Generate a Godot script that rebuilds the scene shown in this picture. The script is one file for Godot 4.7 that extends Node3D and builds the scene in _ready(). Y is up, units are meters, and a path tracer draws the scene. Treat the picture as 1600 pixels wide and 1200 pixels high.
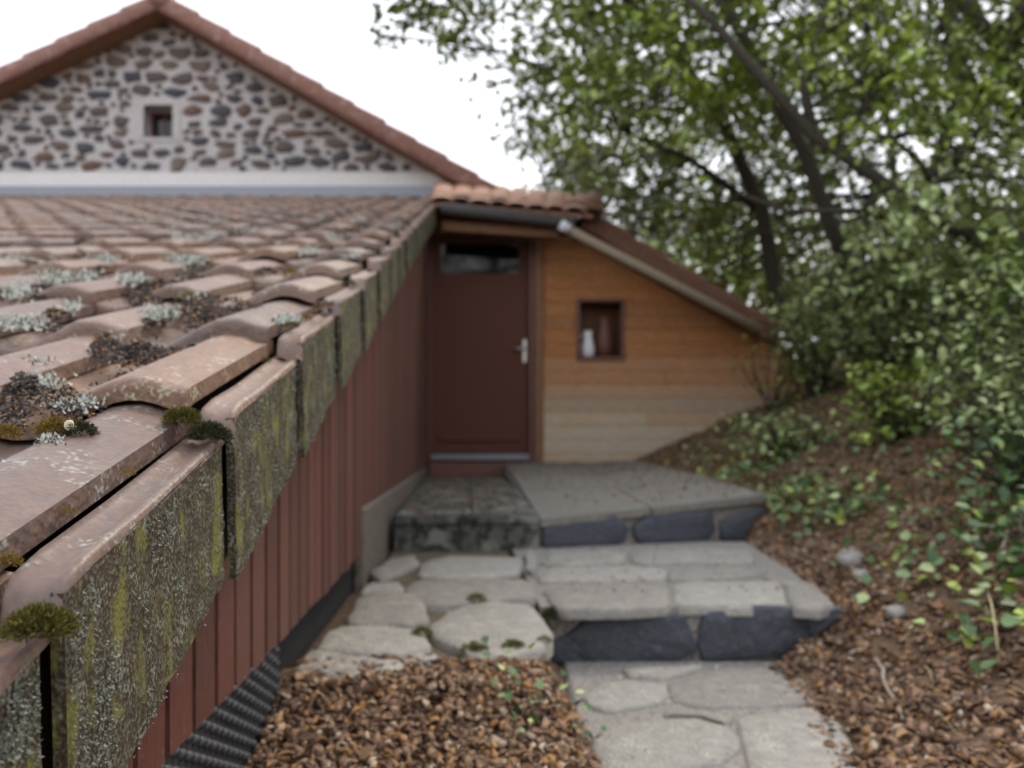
extends Node3D
# World: x right, y up, -z away from the photographer. Lower slab of the path is y = 0, the lens stands at y = EYE.
const F := 1230.0
const VX := 728.0
const VY := 690.0
const EYE := 0.58
const PITCH := 0.343        # rise of the lean-to roof per metre
const TILE_D := 0.352       # one row of tiles, measured level
const VERGE_X := -0.245
const SLAT_X := -0.335
const ROOF_T := 0.0         # verge height helper offset

var rng := RandomNumberGenerator.new()
var M := {}
var taken := {}

# ---------------------------------------------------------------- helpers
func W(px: float, py: float, d: float) -> Vector3:
	return Vector3((px - VX) * d / F, EYE + (VY - py) * d / F, -d)

func G(px: float, py: float, level: float) -> Vector3:
	return W(px, py, (EYE - level) * F / (py - VY))

func numbered(called: String) -> String:
	if not taken.has(called):
		taken[called] = 0
		return called
	taken[called] += 1
	return "%s_%03d" % [called, taken[called]]

func thing(called: String, label: String, category: String, at := Vector3.ZERO, group := "", kind := "") -> Node3D:
	var o := Node3D.new()
	o.name = numbered(called)
	add_child(o)
	o.position = at
	tag(o, label, category, group, kind)
	return o

func tag(o: Node, label: String, category: String, group := "", kind := "") -> void:
	if label != "": o.set_meta("label", label)
	if category != "": o.set_meta("category", category)
	if group != "": o.set_meta("group", group)
	if kind != "": o.set_meta("kind", kind)

func part(called: String, mesh: Mesh, mat: Material, parent: Node, xf := Transform3D.IDENTITY) -> MeshInstance3D:
	var o := MeshInstance3D.new()
	o.mesh = mesh
	if mat: o.material_override = mat
	if parent == self:
		o.name = numbered(called)
		add_child(o)
	else:
		o.name = called
		parent.add_child(o, true)
	o.transform = xf
	return o

func holder(called: String, parent: Node) -> Node3D:
	var o := Node3D.new()
	o.name = called
	parent.add_child(o, true)
	return o

func begin() -> SurfaceTool:
	var st := SurfaceTool.new()
	st.begin(Mesh.PRIMITIVE_TRIANGLES)
	return st

func done(st: SurfaceTool) -> ArrayMesh:
	st.generate_normals()
	return st.commit()

func tri(st: SurfaceTool, a: Vector3, b: Vector3, c: Vector3) -> void:
	st.add_vertex(a); st.add_vertex(b); st.add_vertex(c)

func quad(st: SurfaceTool, a: Vector3, b: Vector3, c: Vector3, e: Vector3) -> void:
	tri(st, a, b, c); tri(st, a, c, e)

# eight corners: bottom ring a0..a3, top ring b0..b3 (both seen clockwise from above)
func hexa(st: SurfaceTool, a: Array, b: Array) -> void:
	st.set_smooth_group(-1)
	quad(st, b[0], b[1], b[2], b[3])
	quad(st, a[3], a[2], a[1], a[0])
	for k in 4:
		var n := (k + 1) % 4
		quad(st, a[k], a[n], b[n], b[k])

func box(st: SurfaceTool, lo: Vector3, hi: Vector3) -> void:
	hexa(st, [Vector3(lo.x, lo.y, lo.z), Vector3(hi.x, lo.y, lo.z), Vector3(hi.x, lo.y, hi.z), Vector3(lo.x, lo.y, hi.z)],
		[Vector3(lo.x, hi.y, lo.z), Vector3(hi.x, hi.y, lo.z), Vector3(hi.x, hi.y, hi.z), Vector3(lo.x, hi.y, hi.z)])

# a box with its edges chamfered by c
func cbox(lo: Vector3, hi: Vector3, c := 0.004) -> ArrayMesh:
	var st := begin()
	st.set_smooth_group(-1)
	var m := (lo + hi) * 0.5
	var e := (hi - lo) * 0.5
	c = minf(c, minf(e.x, minf(e.y, e.z)) * 0.6)
	for ax in 3:
		for s in [-1.0, 1.0]:
			var u := (ax + 1) % 3
			var v := (ax + 2) % 3
			var p := []
			for q in [[-1, -1], [1, -1], [1, 1], [-1, 1]]:
				var r := Vector3.ZERO
				r[ax] = s * e[ax]; r[u] = q[0] * (e[u] - c); r[v] = q[1] * (e[v] - c)
				p.append(m + r)
			if s < 0: p.reverse()
			quad(st, p[3], p[2], p[1], p[0])
	for ax in 3:
		var u := (ax + 1) % 3
		var v := (ax + 2) % 3
		for su in [-1.0, 1.0]:
			for sv in [-1.0, 1.0]:
				var p := []
				for q in [[-1, 0], [1, 0], [1, 1], [-1, 1]]:
					var r := Vector3.ZERO
					r[ax] = q[0] * (e[ax] - c)
					r[u] = su * (e[u] - (c if q[1] == 1 else 0.0))
					r[v] = sv * (e[v] - (0.0 if q[1] == 1 else c))
					p.append(m + r)
				if su * sv > 0: p.reverse()
				quad(st, p[0], p[1], p[2], p[3])
	for sx in [-1.0, 1.0]:
		for sy in [-1.0, 1.0]:
			for sz in [-1.0, 1.0]:
				var a := m + Vector3(sx * e.x, sy * (e.y - c), sz * (e.z - c))
				var b := m + Vector3(sx * (e.x - c), sy * e.y, sz * (e.z - c))
				var g := m + Vector3(sx * (e.x - c), sy * (e.y - c), sz * e.z)
				if sx * sy * sz > 0: tri(st, a, g, b)
				else: tri(st, a, b, g)
	return done(st)

# a polygon (2D) pushed out along "out" by t, with a bevelled front edge; o, ux, uy place it
func slab(poly: PackedVector2Array, o: Vector3, ux: Vector3, uy: Vector3, out: Vector3, t: float, bev: float, rough := 0.0) -> ArrayMesh:
	var st := begin()
	var mid := Vector2.ZERO
	for p in poly: mid += p / poly.size()
	if Geometry2D.is_polygon_clockwise(poly): poly.reverse()
	var inner := PackedVector2Array()
	for p in poly:
		inner.append(p + (mid - p).normalized() * bev)
	var at := func(p: Vector2, z: float) -> Vector3: return o + ux * p.x + uy * p.y + out * z
	var ids := Geometry2D.triangulate_polygon(inner)
	var lift := []
	for p in inner: lift.append(rng.randf_range(-rough, rough))
	st.set_smooth_group(0 if rough > 0.0 else -1)
	if rough > 0.0:
		for k in inner.size():
			var n := (k + 1) % inner.size()
			var half: float = t + rng.randf_range(-rough, rough) * 0.5
			var ia := inner[k].lerp(mid, 0.45)
			var ib := inner[n].lerp(mid, 0.45)
			var la: float = t + lift[k] * 0.4
			var lb: float = t + lift[n] * 0.4
			quad(st, at.call(inner[k], t + lift[k]), at.call(ia, la), at.call(ib, lb), at.call(inner[n], t + lift[n]))
			tri(st, at.call(ia, la), at.call(mid, t), at.call(ib, lb))
			half = half
	else:
		for k in range(0, ids.size(), 3):
			tri(st, at.call(inner[ids[k]], t), at.call(inner[ids[k + 2]], t), at.call(inner[ids[k + 1]], t))
	for k in poly.size():
		var n := (k + 1) % poly.size()
		quad(st, at.call(poly[k], t - bev * 0.8), at.call(inner[k], t + lift[k]), at.call(inner[n], t + lift[n]), at.call(poly[n], t - bev * 0.8))
		quad(st, at.call(poly[k], 0.0), at.call(poly[k], t - bev * 0.8), at.call(poly[n], t - bev * 0.8), at.call(poly[n], 0.0))
	return done(st)

func tube(st: SurfaceTool, pts: Array, radii: Array, sides := 8) -> void:
	st.set_smooth_group(0)
	var rings := []
	for k in pts.size():
		var dir: Vector3 = (pts[mini(k + 1, pts.size() - 1)] - pts[maxi(k - 1, 0)]).normalized()
		var side := dir.cross(Vector3(0.13, 0.21, 0.97)).normalized()
		var up := side.cross(dir)
		var ring := []
		for s in sides:
			var a := TAU * s / sides
			ring.append(pts[k] + (side * cos(a) + up * sin(a)) * radii[k])
		rings.append(ring)
	for k in rings.size() - 1:
		for s in sides:
			var n := (s + 1) % sides
			quad(st, rings[k][s], rings[k + 1][s], rings[k + 1][n], rings[k][n])
	for s in range(1, sides - 1):
		tri(st, rings[0][0], rings[0][s], rings[0][s + 1])
		var l: Array = rings[-1]
		tri(st, l[0], l[s + 1], l[s])

# a bent, uneven limb from a to b
func limb(a: Vector3, b: Vector3, bend: float, n := 5) -> Array:
	var pts := []
	var off := Vector3(rng.randf_range(-1, 1), rng.randf_range(-0.3, 1), rng.randf_range(-1, 1)) * bend
	for k in n + 1:
		var t := float(k) / n
		var j := Vector3(rng.randf_range(-1, 1), rng.randf_range(-1, 1), rng.randf_range(-1, 1)) * bend * 0.12
		pts.append(a.lerp(b, t) + off * sin(t * PI) + (j if k > 0 and k < n else Vector3.ZERO))
	return pts

func taper(r0: float, r1: float, n: int) -> Array:
	var r := []
	for k in n: r.append(lerpf(r0, r1, float(k) / (n - 1)))
	return r

# many small pieces of one mesh, each with a place and a colour
func scatter(called: String, mesh: Mesh, mat: Material, xfs: Array, cols: Array, parent: Node) -> MultiMeshInstance3D:
	var mm := MultiMesh.new()
	mm.transform_format = MultiMesh.TRANSFORM_3D
	mm.use_colors = true
	mm.mesh = mesh
	mm.instance_count = xfs.size()
	for k in xfs.size():
		mm.set_instance_transform(k, xfs[k])
		mm.set_instance_color(k, cols[k])
	var o := MultiMeshInstance3D.new()
	o.multimesh = mm
	o.material_override = mat
	if parent == self:
		o.name = numbered(called)
		add_child(o)
	else:
		o.name = called
		parent.add_child(o, true)
	return o

# the same pieces joined into one mesh: a crown or the foliage of a shrub
func joined(called: String, mesh: ArrayMesh, mat: Material, xfs: Array, cols: Array, parent: Node) -> MeshInstance3D:
	var st := SurfaceTool.new()
	st.create_from(mesh, 0)
	st.index()
	var arr := st.commit_to_arrays()
	var v: PackedVector3Array = arr[Mesh.ARRAY_VERTEX]
	var nn: PackedVector3Array = arr[Mesh.ARRAY_NORMAL]
	var id: PackedInt32Array = arr[Mesh.ARRAY_INDEX]
	var nv := v.size()
	var ni := id.size()
	var V := PackedVector3Array()
	var N := PackedVector3Array()
	var C := PackedColorArray()
	var I := PackedInt32Array()
	V.resize(nv * xfs.size())
	N.resize(nv * xfs.size())
	C.resize(nv * xfs.size())
	I.resize(ni * xfs.size())
	for k in xfs.size():
		var xf: Transform3D = xfs[k]
		var b := xf.basis.orthonormalized()
		var c: Color = cols[k]
		var o := k * nv
		for j in nv:
			V[o + j] = xf * v[j]
			N[o + j] = b * nn[j]
			C[o + j] = c
		for j in ni: I[k * ni + j] = id[j] + o
	var out := []
	out.resize(Mesh.ARRAY_MAX)
	out[Mesh.ARRAY_VERTEX] = V
	out[Mesh.ARRAY_NORMAL] = N
	out[Mesh.ARRAY_COLOR] = C
	out[Mesh.ARRAY_INDEX] = I
	var am := ArrayMesh.new()
	am.add_surface_from_arrays(Mesh.PRIMITIVE_TRIANGLES, out)
	return part(called, am, mat, parent)

func spin() -> Basis:
	return Basis(Quaternion(Vector3(rng.randfn(), rng.randfn(), rng.randfn()).normalized(), rng.randf() * TAU))

func lin(r: float, g: float, b: float) -> Color:
	return Color(r, g, b).linear_to_srgb()

# ---------------------------------------------------------------- textures
func noise_bytes(size: int, freq: float, octaves: int, noise_seed: int, kind := FastNoiseLite.TYPE_SIMPLEX_SMOOTH, hgt := 0) -> PackedByteArray:
	var n := FastNoiseLite.new()
	n.noise_type = kind
	n.frequency = freq
	n.seed = noise_seed
	n.fractal_octaves = octaves
	if octaves <= 1: n.fractal_type = FastNoiseLite.FRACTAL_NONE
	var im := n.get_seamless_image(size, hgt if hgt > 0 else size)
	im.convert(Image.FORMAT_L8)
	return im.get_data()

func tex(size: int, bytes: PackedByteArray, hgt := 0) -> ImageTexture:
	var im := Image.create_from_data(size, hgt if hgt > 0 else size, false, Image.FORMAT_RGB8, bytes)
	return ImageTexture.create_from_image(im)

func tex_l(size: int, bytes: PackedByteArray) -> ImageTexture:
	return ImageTexture.create_from_image(Image.create_from_data(size, size, false, Image.FORMAT_L8, bytes))

# layers: base dark, base light (linear colours) mixed by a, then patches [bytes, from, to, colour]
func painted(size: int, dark: Color, light: Color, a: PackedByteArray, patches: Array) -> ImageTexture:
	var out := PackedByteArray()
	out.resize(size * size * 3)
	for k in size * size:
		var t := a[k] / 255.0
		var c := dark.lerp(light, t)
		for p in patches:
			var v: float = p[0][k] / 255.0
			if v > p[1]:
				c = c.lerp(p[3], minf(1.0, (v - p[1]) / (p[2] - p[1])))
		c = c.linear_to_srgb()
		out[k * 3] = int(clampf(c.r, 0, 1) * 255.0)
		out[k * 3 + 1] = int(clampf(c.g, 0, 1) * 255.0)
		out[k * 3 + 2] = int(clampf(c.b, 0, 1) * 255.0)
	return tex(size, out)

func mul(a: PackedByteArray, b: PackedByteArray) -> PackedByteArray:
	var o := PackedByteArray()
	o.resize(a.size())
	for k in a.size(): o[k] = a[k] * b[k] / 255
	return o

func mix_bytes(a: PackedByteArray, b: PackedByteArray, t: float) -> PackedByteArray:
	var o := PackedByteArray()
	o.resize(a.size())
	for k in a.size(): o[k] = int(lerpf(a[k], b[k], t))
	return o

func stretch(a: PackedByteArray, size: int, by: int) -> PackedByteArray:
	# long along the image's vertical: every "by" columns of noise squeezed, rows slowed
	var o := PackedByteArray()
	o.resize(a.size())
	for y in size:
		for x in size:
			o[y * size + x] = a[(y / by) % size * size + x]
	return o

func mat(albedo: Texture2D, per_metre: float, rough: float, height: Texture2D = null, height_cm := 0.0, tint := Color.WHITE, world := true, spec := 0.5) -> StandardMaterial3D:
	var m := StandardMaterial3D.new()
	m.albedo_color = tint
	m.albedo_texture = albedo
	m.uv1_triplanar = true
	m.uv1_world_triplanar = world
	m.uv1_scale = Vector3.ONE * per_metre
	m.roughness = rough
	m.metallic_specular = spec
	if height:
		m.heightmap_enabled = true
		m.heightmap_texture = height
		m.heightmap_scale = height_cm
	return m

func plain(c: Color, rough: float, vertex := false) -> StandardMaterial3D:
	var m := StandardMaterial3D.new()
	m.albedo_color = c
	m.roughness = rough
	m.vertex_color_use_as_albedo = vertex
	return m

func make_materials() -> void:
	var S := 512
	var coarse := noise_bytes(S, 0.012, 3, 1)
	var medium := noise_bytes(S, 0.03, 4, 2)
	var fine := noise_bytes(S, 0.12, 3, 3)
	var spots := noise_bytes(S, 0.05, 4, 4)
	var specks := noise_bytes(S, 0.16, 2, 5)
	var patch := noise_bytes(S, 0.016, 5, 6)
	var grain0 := noise_bytes(S, 0.09, 3, 7)
	var grain := stretch(grain0, S, 8)
	var streak := stretch(noise_bytes(S, 0.022, 3, 8), S, 5)
	var mf := mix_bytes(medium, fine, 0.45)
	var t_fine := tex_l(S, mf)
	var t_grain := tex_l(S, grain)
	# fired clay: mauve brown, dusty, with grey lichen crusts, soot and a few orange specks
	var clay := painted(S, Color(0.135, 0.080, 0.058), Color(0.265, 0.178, 0.138), mf, [
		[spots, 0.66, 0.76, Color(0.13, 0.11, 0.10)],
		[mul(patch, mix_bytes(fine, specks, 0.5)), 0.40, 0.50, Color(0.42, 0.45, 0.38)],
		[mul(spots, specks), 0.60, 0.68, Color(0.40, 0.19, 0.05)]])
	var tones := [Color(1, 1, 1), Color(0.93, 0.9, 0.9), Color(1.0, 0.95, 0.9), Color(0.86, 0.86, 0.88)]
	M.clay = []
	for c in tones:
		M.clay.append(mat(clay, 1.7, 0.50, t_fine, 0.25, c))
	# the hanging flap of the verge tiles: brown under grey green crust, yellow green runs
	var crust := mul(mix_bytes(specks, fine, 0.5), patch)
	var flap := painted(S, Color(0.038, 0.029, 0.021), Color(0.088, 0.064, 0.046), mf, [
		[mix_bytes(specks, spots, 0.35), 0.50, 0.64, Color(0.125, 0.130, 0.098)],
		[mul(streak, mix_bytes(coarse, fine, 0.3)), 0.26, 0.44, Color(0.165, 0.160, 0.050)],
		[crust, 0.36, 0.46, Color(0.20, 0.215, 0.17)]])
	M.flap = mat(flap, 2.6, 0.9, tex_l(S, mix_bytes(specks, fine, 0.5)), 0.14, Color.WHITE, true, 0.2)
	M.house_clay = mat(clay, 0.9, 0.8, null, 0.0, Color(1.1, 0.98, 1.0))
	var salmon := painted(S, Color(0.30, 0.14, 0.095), Color(0.55, 0.31, 0.22), mf, [[spots, 0.62, 0.8, Color(0.5, 0.40, 0.32)]])
	M.salmon = mat(salmon, 1.0, 0.8)
	M.old_clay = mat(salmon, 1.0, 0.9, null, 0.0, Color(0.62, 0.58, 0.55))
	# painted red slats
	var red := painted(S, Color(0.104, 0.037, 0.027), Color(0.155, 0.057, 0.041), grain, [[spots, 0.7, 0.85, Color(0.17, 0.08, 0.06)]])
	M.slats = []
	for c in [Color(1, 1, 1), Color(0.90, 0.93, 0.93), Color(1.0, 1.05, 1.05)]:
		M.slats.append(mat(red, 3.0, 0.6, t_grain, 0.1, c))
	M.door = mat(painted(S, Color(0.098, 0.039, 0.028), Color(0.130, 0.053, 0.038), mf, []), 1.5, 0.6, null, 0.0, Color.WHITE, true, 0.25)
	M.frame = mat(red, 2.0, 0.5, t_grain, 0.1)
		# larch boards: orange where sheltered, silvered where the rain reaches
	var hgrain := PackedByteArray()
	hgrain.resize(S * S)
	for y in S:
		for x in S: hgrain[y * S + x] = grain[x * S + y]
	var orange := painted(S, Color(0.23, 0.095, 0.038), Color(0.40, 0.185, 0.078), hgrain, [[spots, 0.7, 0.85, Color(0.20, 0.085, 0.04)]])
	var half := painted(S, Color(0.27, 0.13, 0.06), Color(0.44, 0.25, 0.14), hgrain, [[patch, 0.5, 0.7, Color(0.36, 0.17, 0.07)], [spots, 0.66, 0.8, Color(0.42, 0.31, 0.22)]])
	M.boards = []
	for w in 5:
		var q := w / 4.0
		var lo := Color(0.27, 0.105, 0.037).lerp(Color(0.40, 0.325, 0.235), q)
		var hi := Color(0.48, 0.215, 0.082).lerp(Color(0.58, 0.50, 0.395), q)
		var stage := painted(S, lo, hi, hgrain, [[patch, 0.52, 0.8, Color(0.42, 0.19, 0.07).lerp(Color(0.50, 0.38, 0.26), q)], [spots, 0.72, 0.86, lo * 0.8]])
		for c in [Color(1, 1, 1), Color(0.94, 0.94, 0.94), Color(1.0, 0.97, 0.94)]:
			M.boards.append(mat(stage, 1.3, 0.8, null, 0.0, c))
	M.beam = mat(half, 1.3, 0.8, null, 0.0, Color(0.78, 0.76, 0.76))
	# stone, mortar, concrete
	var flag := painted(S, Color(0.17, 0.165, 0.16), Color(0.36, 0.35, 0.33), mf, [[spots, 0.62, 0.8, Color(0.30, 0.275, 0.245)], [mul(patch, specks), 0.42, 0.5, Color(0.42, 0.42, 0.38)]])
	M.flags = []
	for c in [Color(1, 0.99, 0.97), Color(0.93, 0.91, 0.89), Color(1.03, 1.02, 1.0), Color(0.84, 0.82, 0.79)]:
		M.flags.append(mat(flag, 1.4, 0.85, t_fine, 0.8, c))
	var basalt := painted(S, Color(0.034, 0.038, 0.050), Color(0.075, 0.082, 0.102), mf, [[spots, 0.68, 0.8, Color(0.1, 0.1, 0.1)]])
	M.basalt = mat(basalt, 1.6, 0.7, t_fine, 0.6)
	var mortar := painted(S, Color(0.17, 0.155, 0.14), Color(0.33, 0.31, 0.285), mf, [[spots, 0.62, 0.75, Color(0.13, 0.10, 0.08)]])
	M.mortar = mat(mortar, 2.0, 0.95, t_fine, 0.5)
	M.joint = mat(mortar, 2.0, 0.95, t_fine, 0.8, Color(0.72, 0.66, 0.58))
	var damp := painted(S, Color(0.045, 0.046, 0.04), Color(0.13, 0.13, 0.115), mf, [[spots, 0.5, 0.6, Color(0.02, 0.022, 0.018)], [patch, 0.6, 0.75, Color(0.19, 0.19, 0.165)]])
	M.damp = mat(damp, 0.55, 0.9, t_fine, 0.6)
	M.plinth = mat(mortar, 1.2, 0.95, t_fine, 0.4, Color(0.78, 0.74, 0.70))
	var lime := painted(S, Color(0.41, 0.385, 0.385), Color(0.54, 0.51, 0.51), mf, [[spots, 0.66, 0.8, Color(0.36, 0.33, 0.32)]])
	M.lime = mat(lime, 0.8, 0.95, t_fine, 1.2)
	M.render = mat(painted(S, Color(0.60, 0.585, 0.575), Color(0.72, 0.70, 0.69), mf, [[spots, 0.68, 0.8, Color(0.52, 0.49, 0.47)]]), 0.8, 0.95, t_fine, 0.4)
	M.rubble = []
	for c in [[0.095, 0.078, 0.070], [0.125, 0.096, 0.078], [0.070, 0.066, 0.073], [0.15, 0.12, 0.095], [0.125, 0.078, 0.058], [0.055, 0.057, 0.072]]:
		M.rubble.append(mat(painted(64, Color(c[0] * 0.7, c[1] * 0.7, c[2] * 0.7), Color(c[0] * 1.3, c[1] * 1.3, c[2] * 1.3), noise_bytes(64, 0.08, 3, 20), []), 2.0, 0.85))
	var soil := painted(S, Color(0.055, 0.033, 0.020), Color(0.16, 0.095, 0.058), mf, [[spots, 0.6, 0.75, Color(0.24, 0.15, 0.09)], [mul(specks, patch), 0.45, 0.55, Color(0.10, 0.11, 0.045)]])
	M.soil = mat(soil, 1.3, 1.0, t_fine, 1.5)
	M.bark = mat(painted(S, Color(0.028, 0.022, 0.017), Color(0.07, 0.058, 0.046), grain, [[spots, 0.64, 0.78, Color(0.085, 0.095, 0.06)]]), 3.0, 0.95, t_grain, 1.0)
	M.zinc = plain(lin(0.20, 0.21, 0.24), 0.42)
	M.zinc.metallic = 0.6
	M.gutter = mat(painted(S, Color(0.075, 0.070, 0.075), Color(0.13, 0.12, 0.125), mf, []), 2.0, 0.5)
	M.pipe = mat(painted(S, Color(0.20, 0.155, 0.11), Color(0.34, 0.27, 0.195), mf, []), 2.0, 0.7)
	M.white = plain(lin(0.72, 0.73, 0.78), 0.4)
	M.membrane = plain(lin(0.035, 0.037, 0.042), 0.5)
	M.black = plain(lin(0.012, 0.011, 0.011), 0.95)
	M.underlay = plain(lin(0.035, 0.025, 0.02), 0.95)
	M.glass = plain(Color(0.06, 0.065, 0.075), 0.04)
	M.steel = plain(lin(0.42, 0.40, 0.37), 0.3)
	M.steel.metallic = 0.85
	M.chip = plain(Color.WHITE, 0.9, true)
	M.leaf = plain(Color.WHITE, 0.45, true)
	M.leaf.backlight = Color(0.85, 1.0, 0.38)
	M.leaf.cull_mode = BaseMaterial3D.CULL_DISABLED
	M.moss = plain(Color.WHITE, 0.9, true)
	M.moss.backlight = Color(0.3, 0.35, 0.1)

# ---------------------------------------------------------------- the place
func ramp(x: float, table: Array) -> float:
	if x <= table[0][0]: return table[0][1]
	for k in table.size() - 1:
		if x <= table[k + 1][0]:
			return lerpf(table[k][1], table[k + 1][1], (x - table[k][0]) / (table[k + 1][0] - table[k][0]))
	return table[-1][1]

func path_edge(d: float) -> float:
	return ramp(d, [[1.3, 0.66], [2.0, 0.84], [2.1, 0.97], [3.2, 1.22], [3.6, 1.36], [6.8, 1.45], [8.0, 1.5]])

var bumps := FastNoiseLite.new()

func terrain(x: float, d: float) -> float:
	var base := ramp(d, [[1.9, -0.012], [2.15, 0.09], [3.2, 0.13], [3.6, 0.235], [6.8, 0.40], [9.0, 0.55]])
	var under := ramp(d, [[2.2, -0.03], [2.4, 0.03], [3.3, 0.03], [3.6, 0.12], [6.0, 0.2], [6.8, 0.40]])
	var left := ramp(d, [[0.8, 0.06], [1.25, 0.09], [1.42, 0.132], [1.56, 0.130], [1.66, 0.10], [3.2, 0.10], [3.4, 0.12], [6.8, 0.20]])
	var y := lerpf(left, under, smoothstep(0.13, 0.26, x))
	var s := maxf(0.0, x - path_edge(d))
	y = lerpf(y, base, smoothstep(-0.10, -0.01, x - path_edge(d)))
	y += 0.44 * minf(s, 1.7) + 0.22 * clampf(s - 1.7, 0.0, 4.0)
	y += bumps.get_noise_2d(x * 100.0, d * 100.0) * 0.035 * smoothstep(0.0, 0.3, s)
	y += bumps.get_noise_2d(x * 330.0, d * 330.0) * 0.012 * smoothstep(0.0, 0.15, s)
	if x < SLAT_X - 0.06: y = -0.3
	return y

func build_ground() -> void:
	var xs := [-60.0, -20.0, -8.0, -3.0, -0.5]
	var x := -0.38
	while x < 4.2: xs.append(x); x += 0.05
	xs.append_array([4.5, 5, 5.6, 6.4, 8, 11, 16, 30, 60])
	var ds := [-30.0, -10.0, -3.0, -0.5, 0.3, 0.7]
	var d := 0.9
	while d < 9.0: ds.append(d); d += 0.06
	ds.append_array([9.5, 10.5, 12, 15, 20, 30, 60, 140])
	var st := begin()
	st.set_smooth_group(0)
	for i in xs.size() - 1:
		for j in ds.size() - 1:
			var p := []
			for q in [[i, j], [i, j + 1], [i + 1, j + 1], [i + 1, j]]:
				p.append(Vector3(xs[q[0]], terrain(xs[q[0]], ds[q[1]]), -ds[q[1]]))
			quad(st, p[0], p[1], p[2], p[3])
	var o := part("ground", done(st), M.soil, self)
	tag(o, "brown earth bank rising beside the stone path", "ground", "", "structure")

# polygons read off the photograph's enlargement of the steps (x / 1.667 + 380, y / 1.667 + 680)
func on_level(zs: Array, level: float) -> PackedVector2Array:
	var out := PackedVector2Array()
	for k in range(0, zs.size(), 2):
		var g := G(380.0 + zs[k] / 1.667, 680.0 + zs[k + 1] / 1.667, level)
		out.append(Vector2(g.x, -g.z))
	var mid := Vector2.ZERO
	for p in out: mid += p / out.size()
	for k in out.size(): out[k] += (out[k] - mid).normalized() * 0.008
	return out

func soften(poly: PackedVector2Array, jig: float, grow := 0.0) -> PackedVector2Array:
	var mid := Vector2.ZERO
	for p in poly: mid += p / poly.size()
	for k in poly.size(): poly[k] += (poly[k] - mid).normalized() * grow
	var out := PackedVector2Array()
	for k in poly.size():
		var a := poly[k]
		var b := poly[(k + 1) % poly.size()]
		out.append(a.lerp(b, 0.10))
		out.append(a.lerp(b, 0.5) + Vector2(rng.randf_range(-jig, jig), rng.randf_range(-jig, jig)))
		out.append(a.lerp(b, 0.90))
	return out

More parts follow.
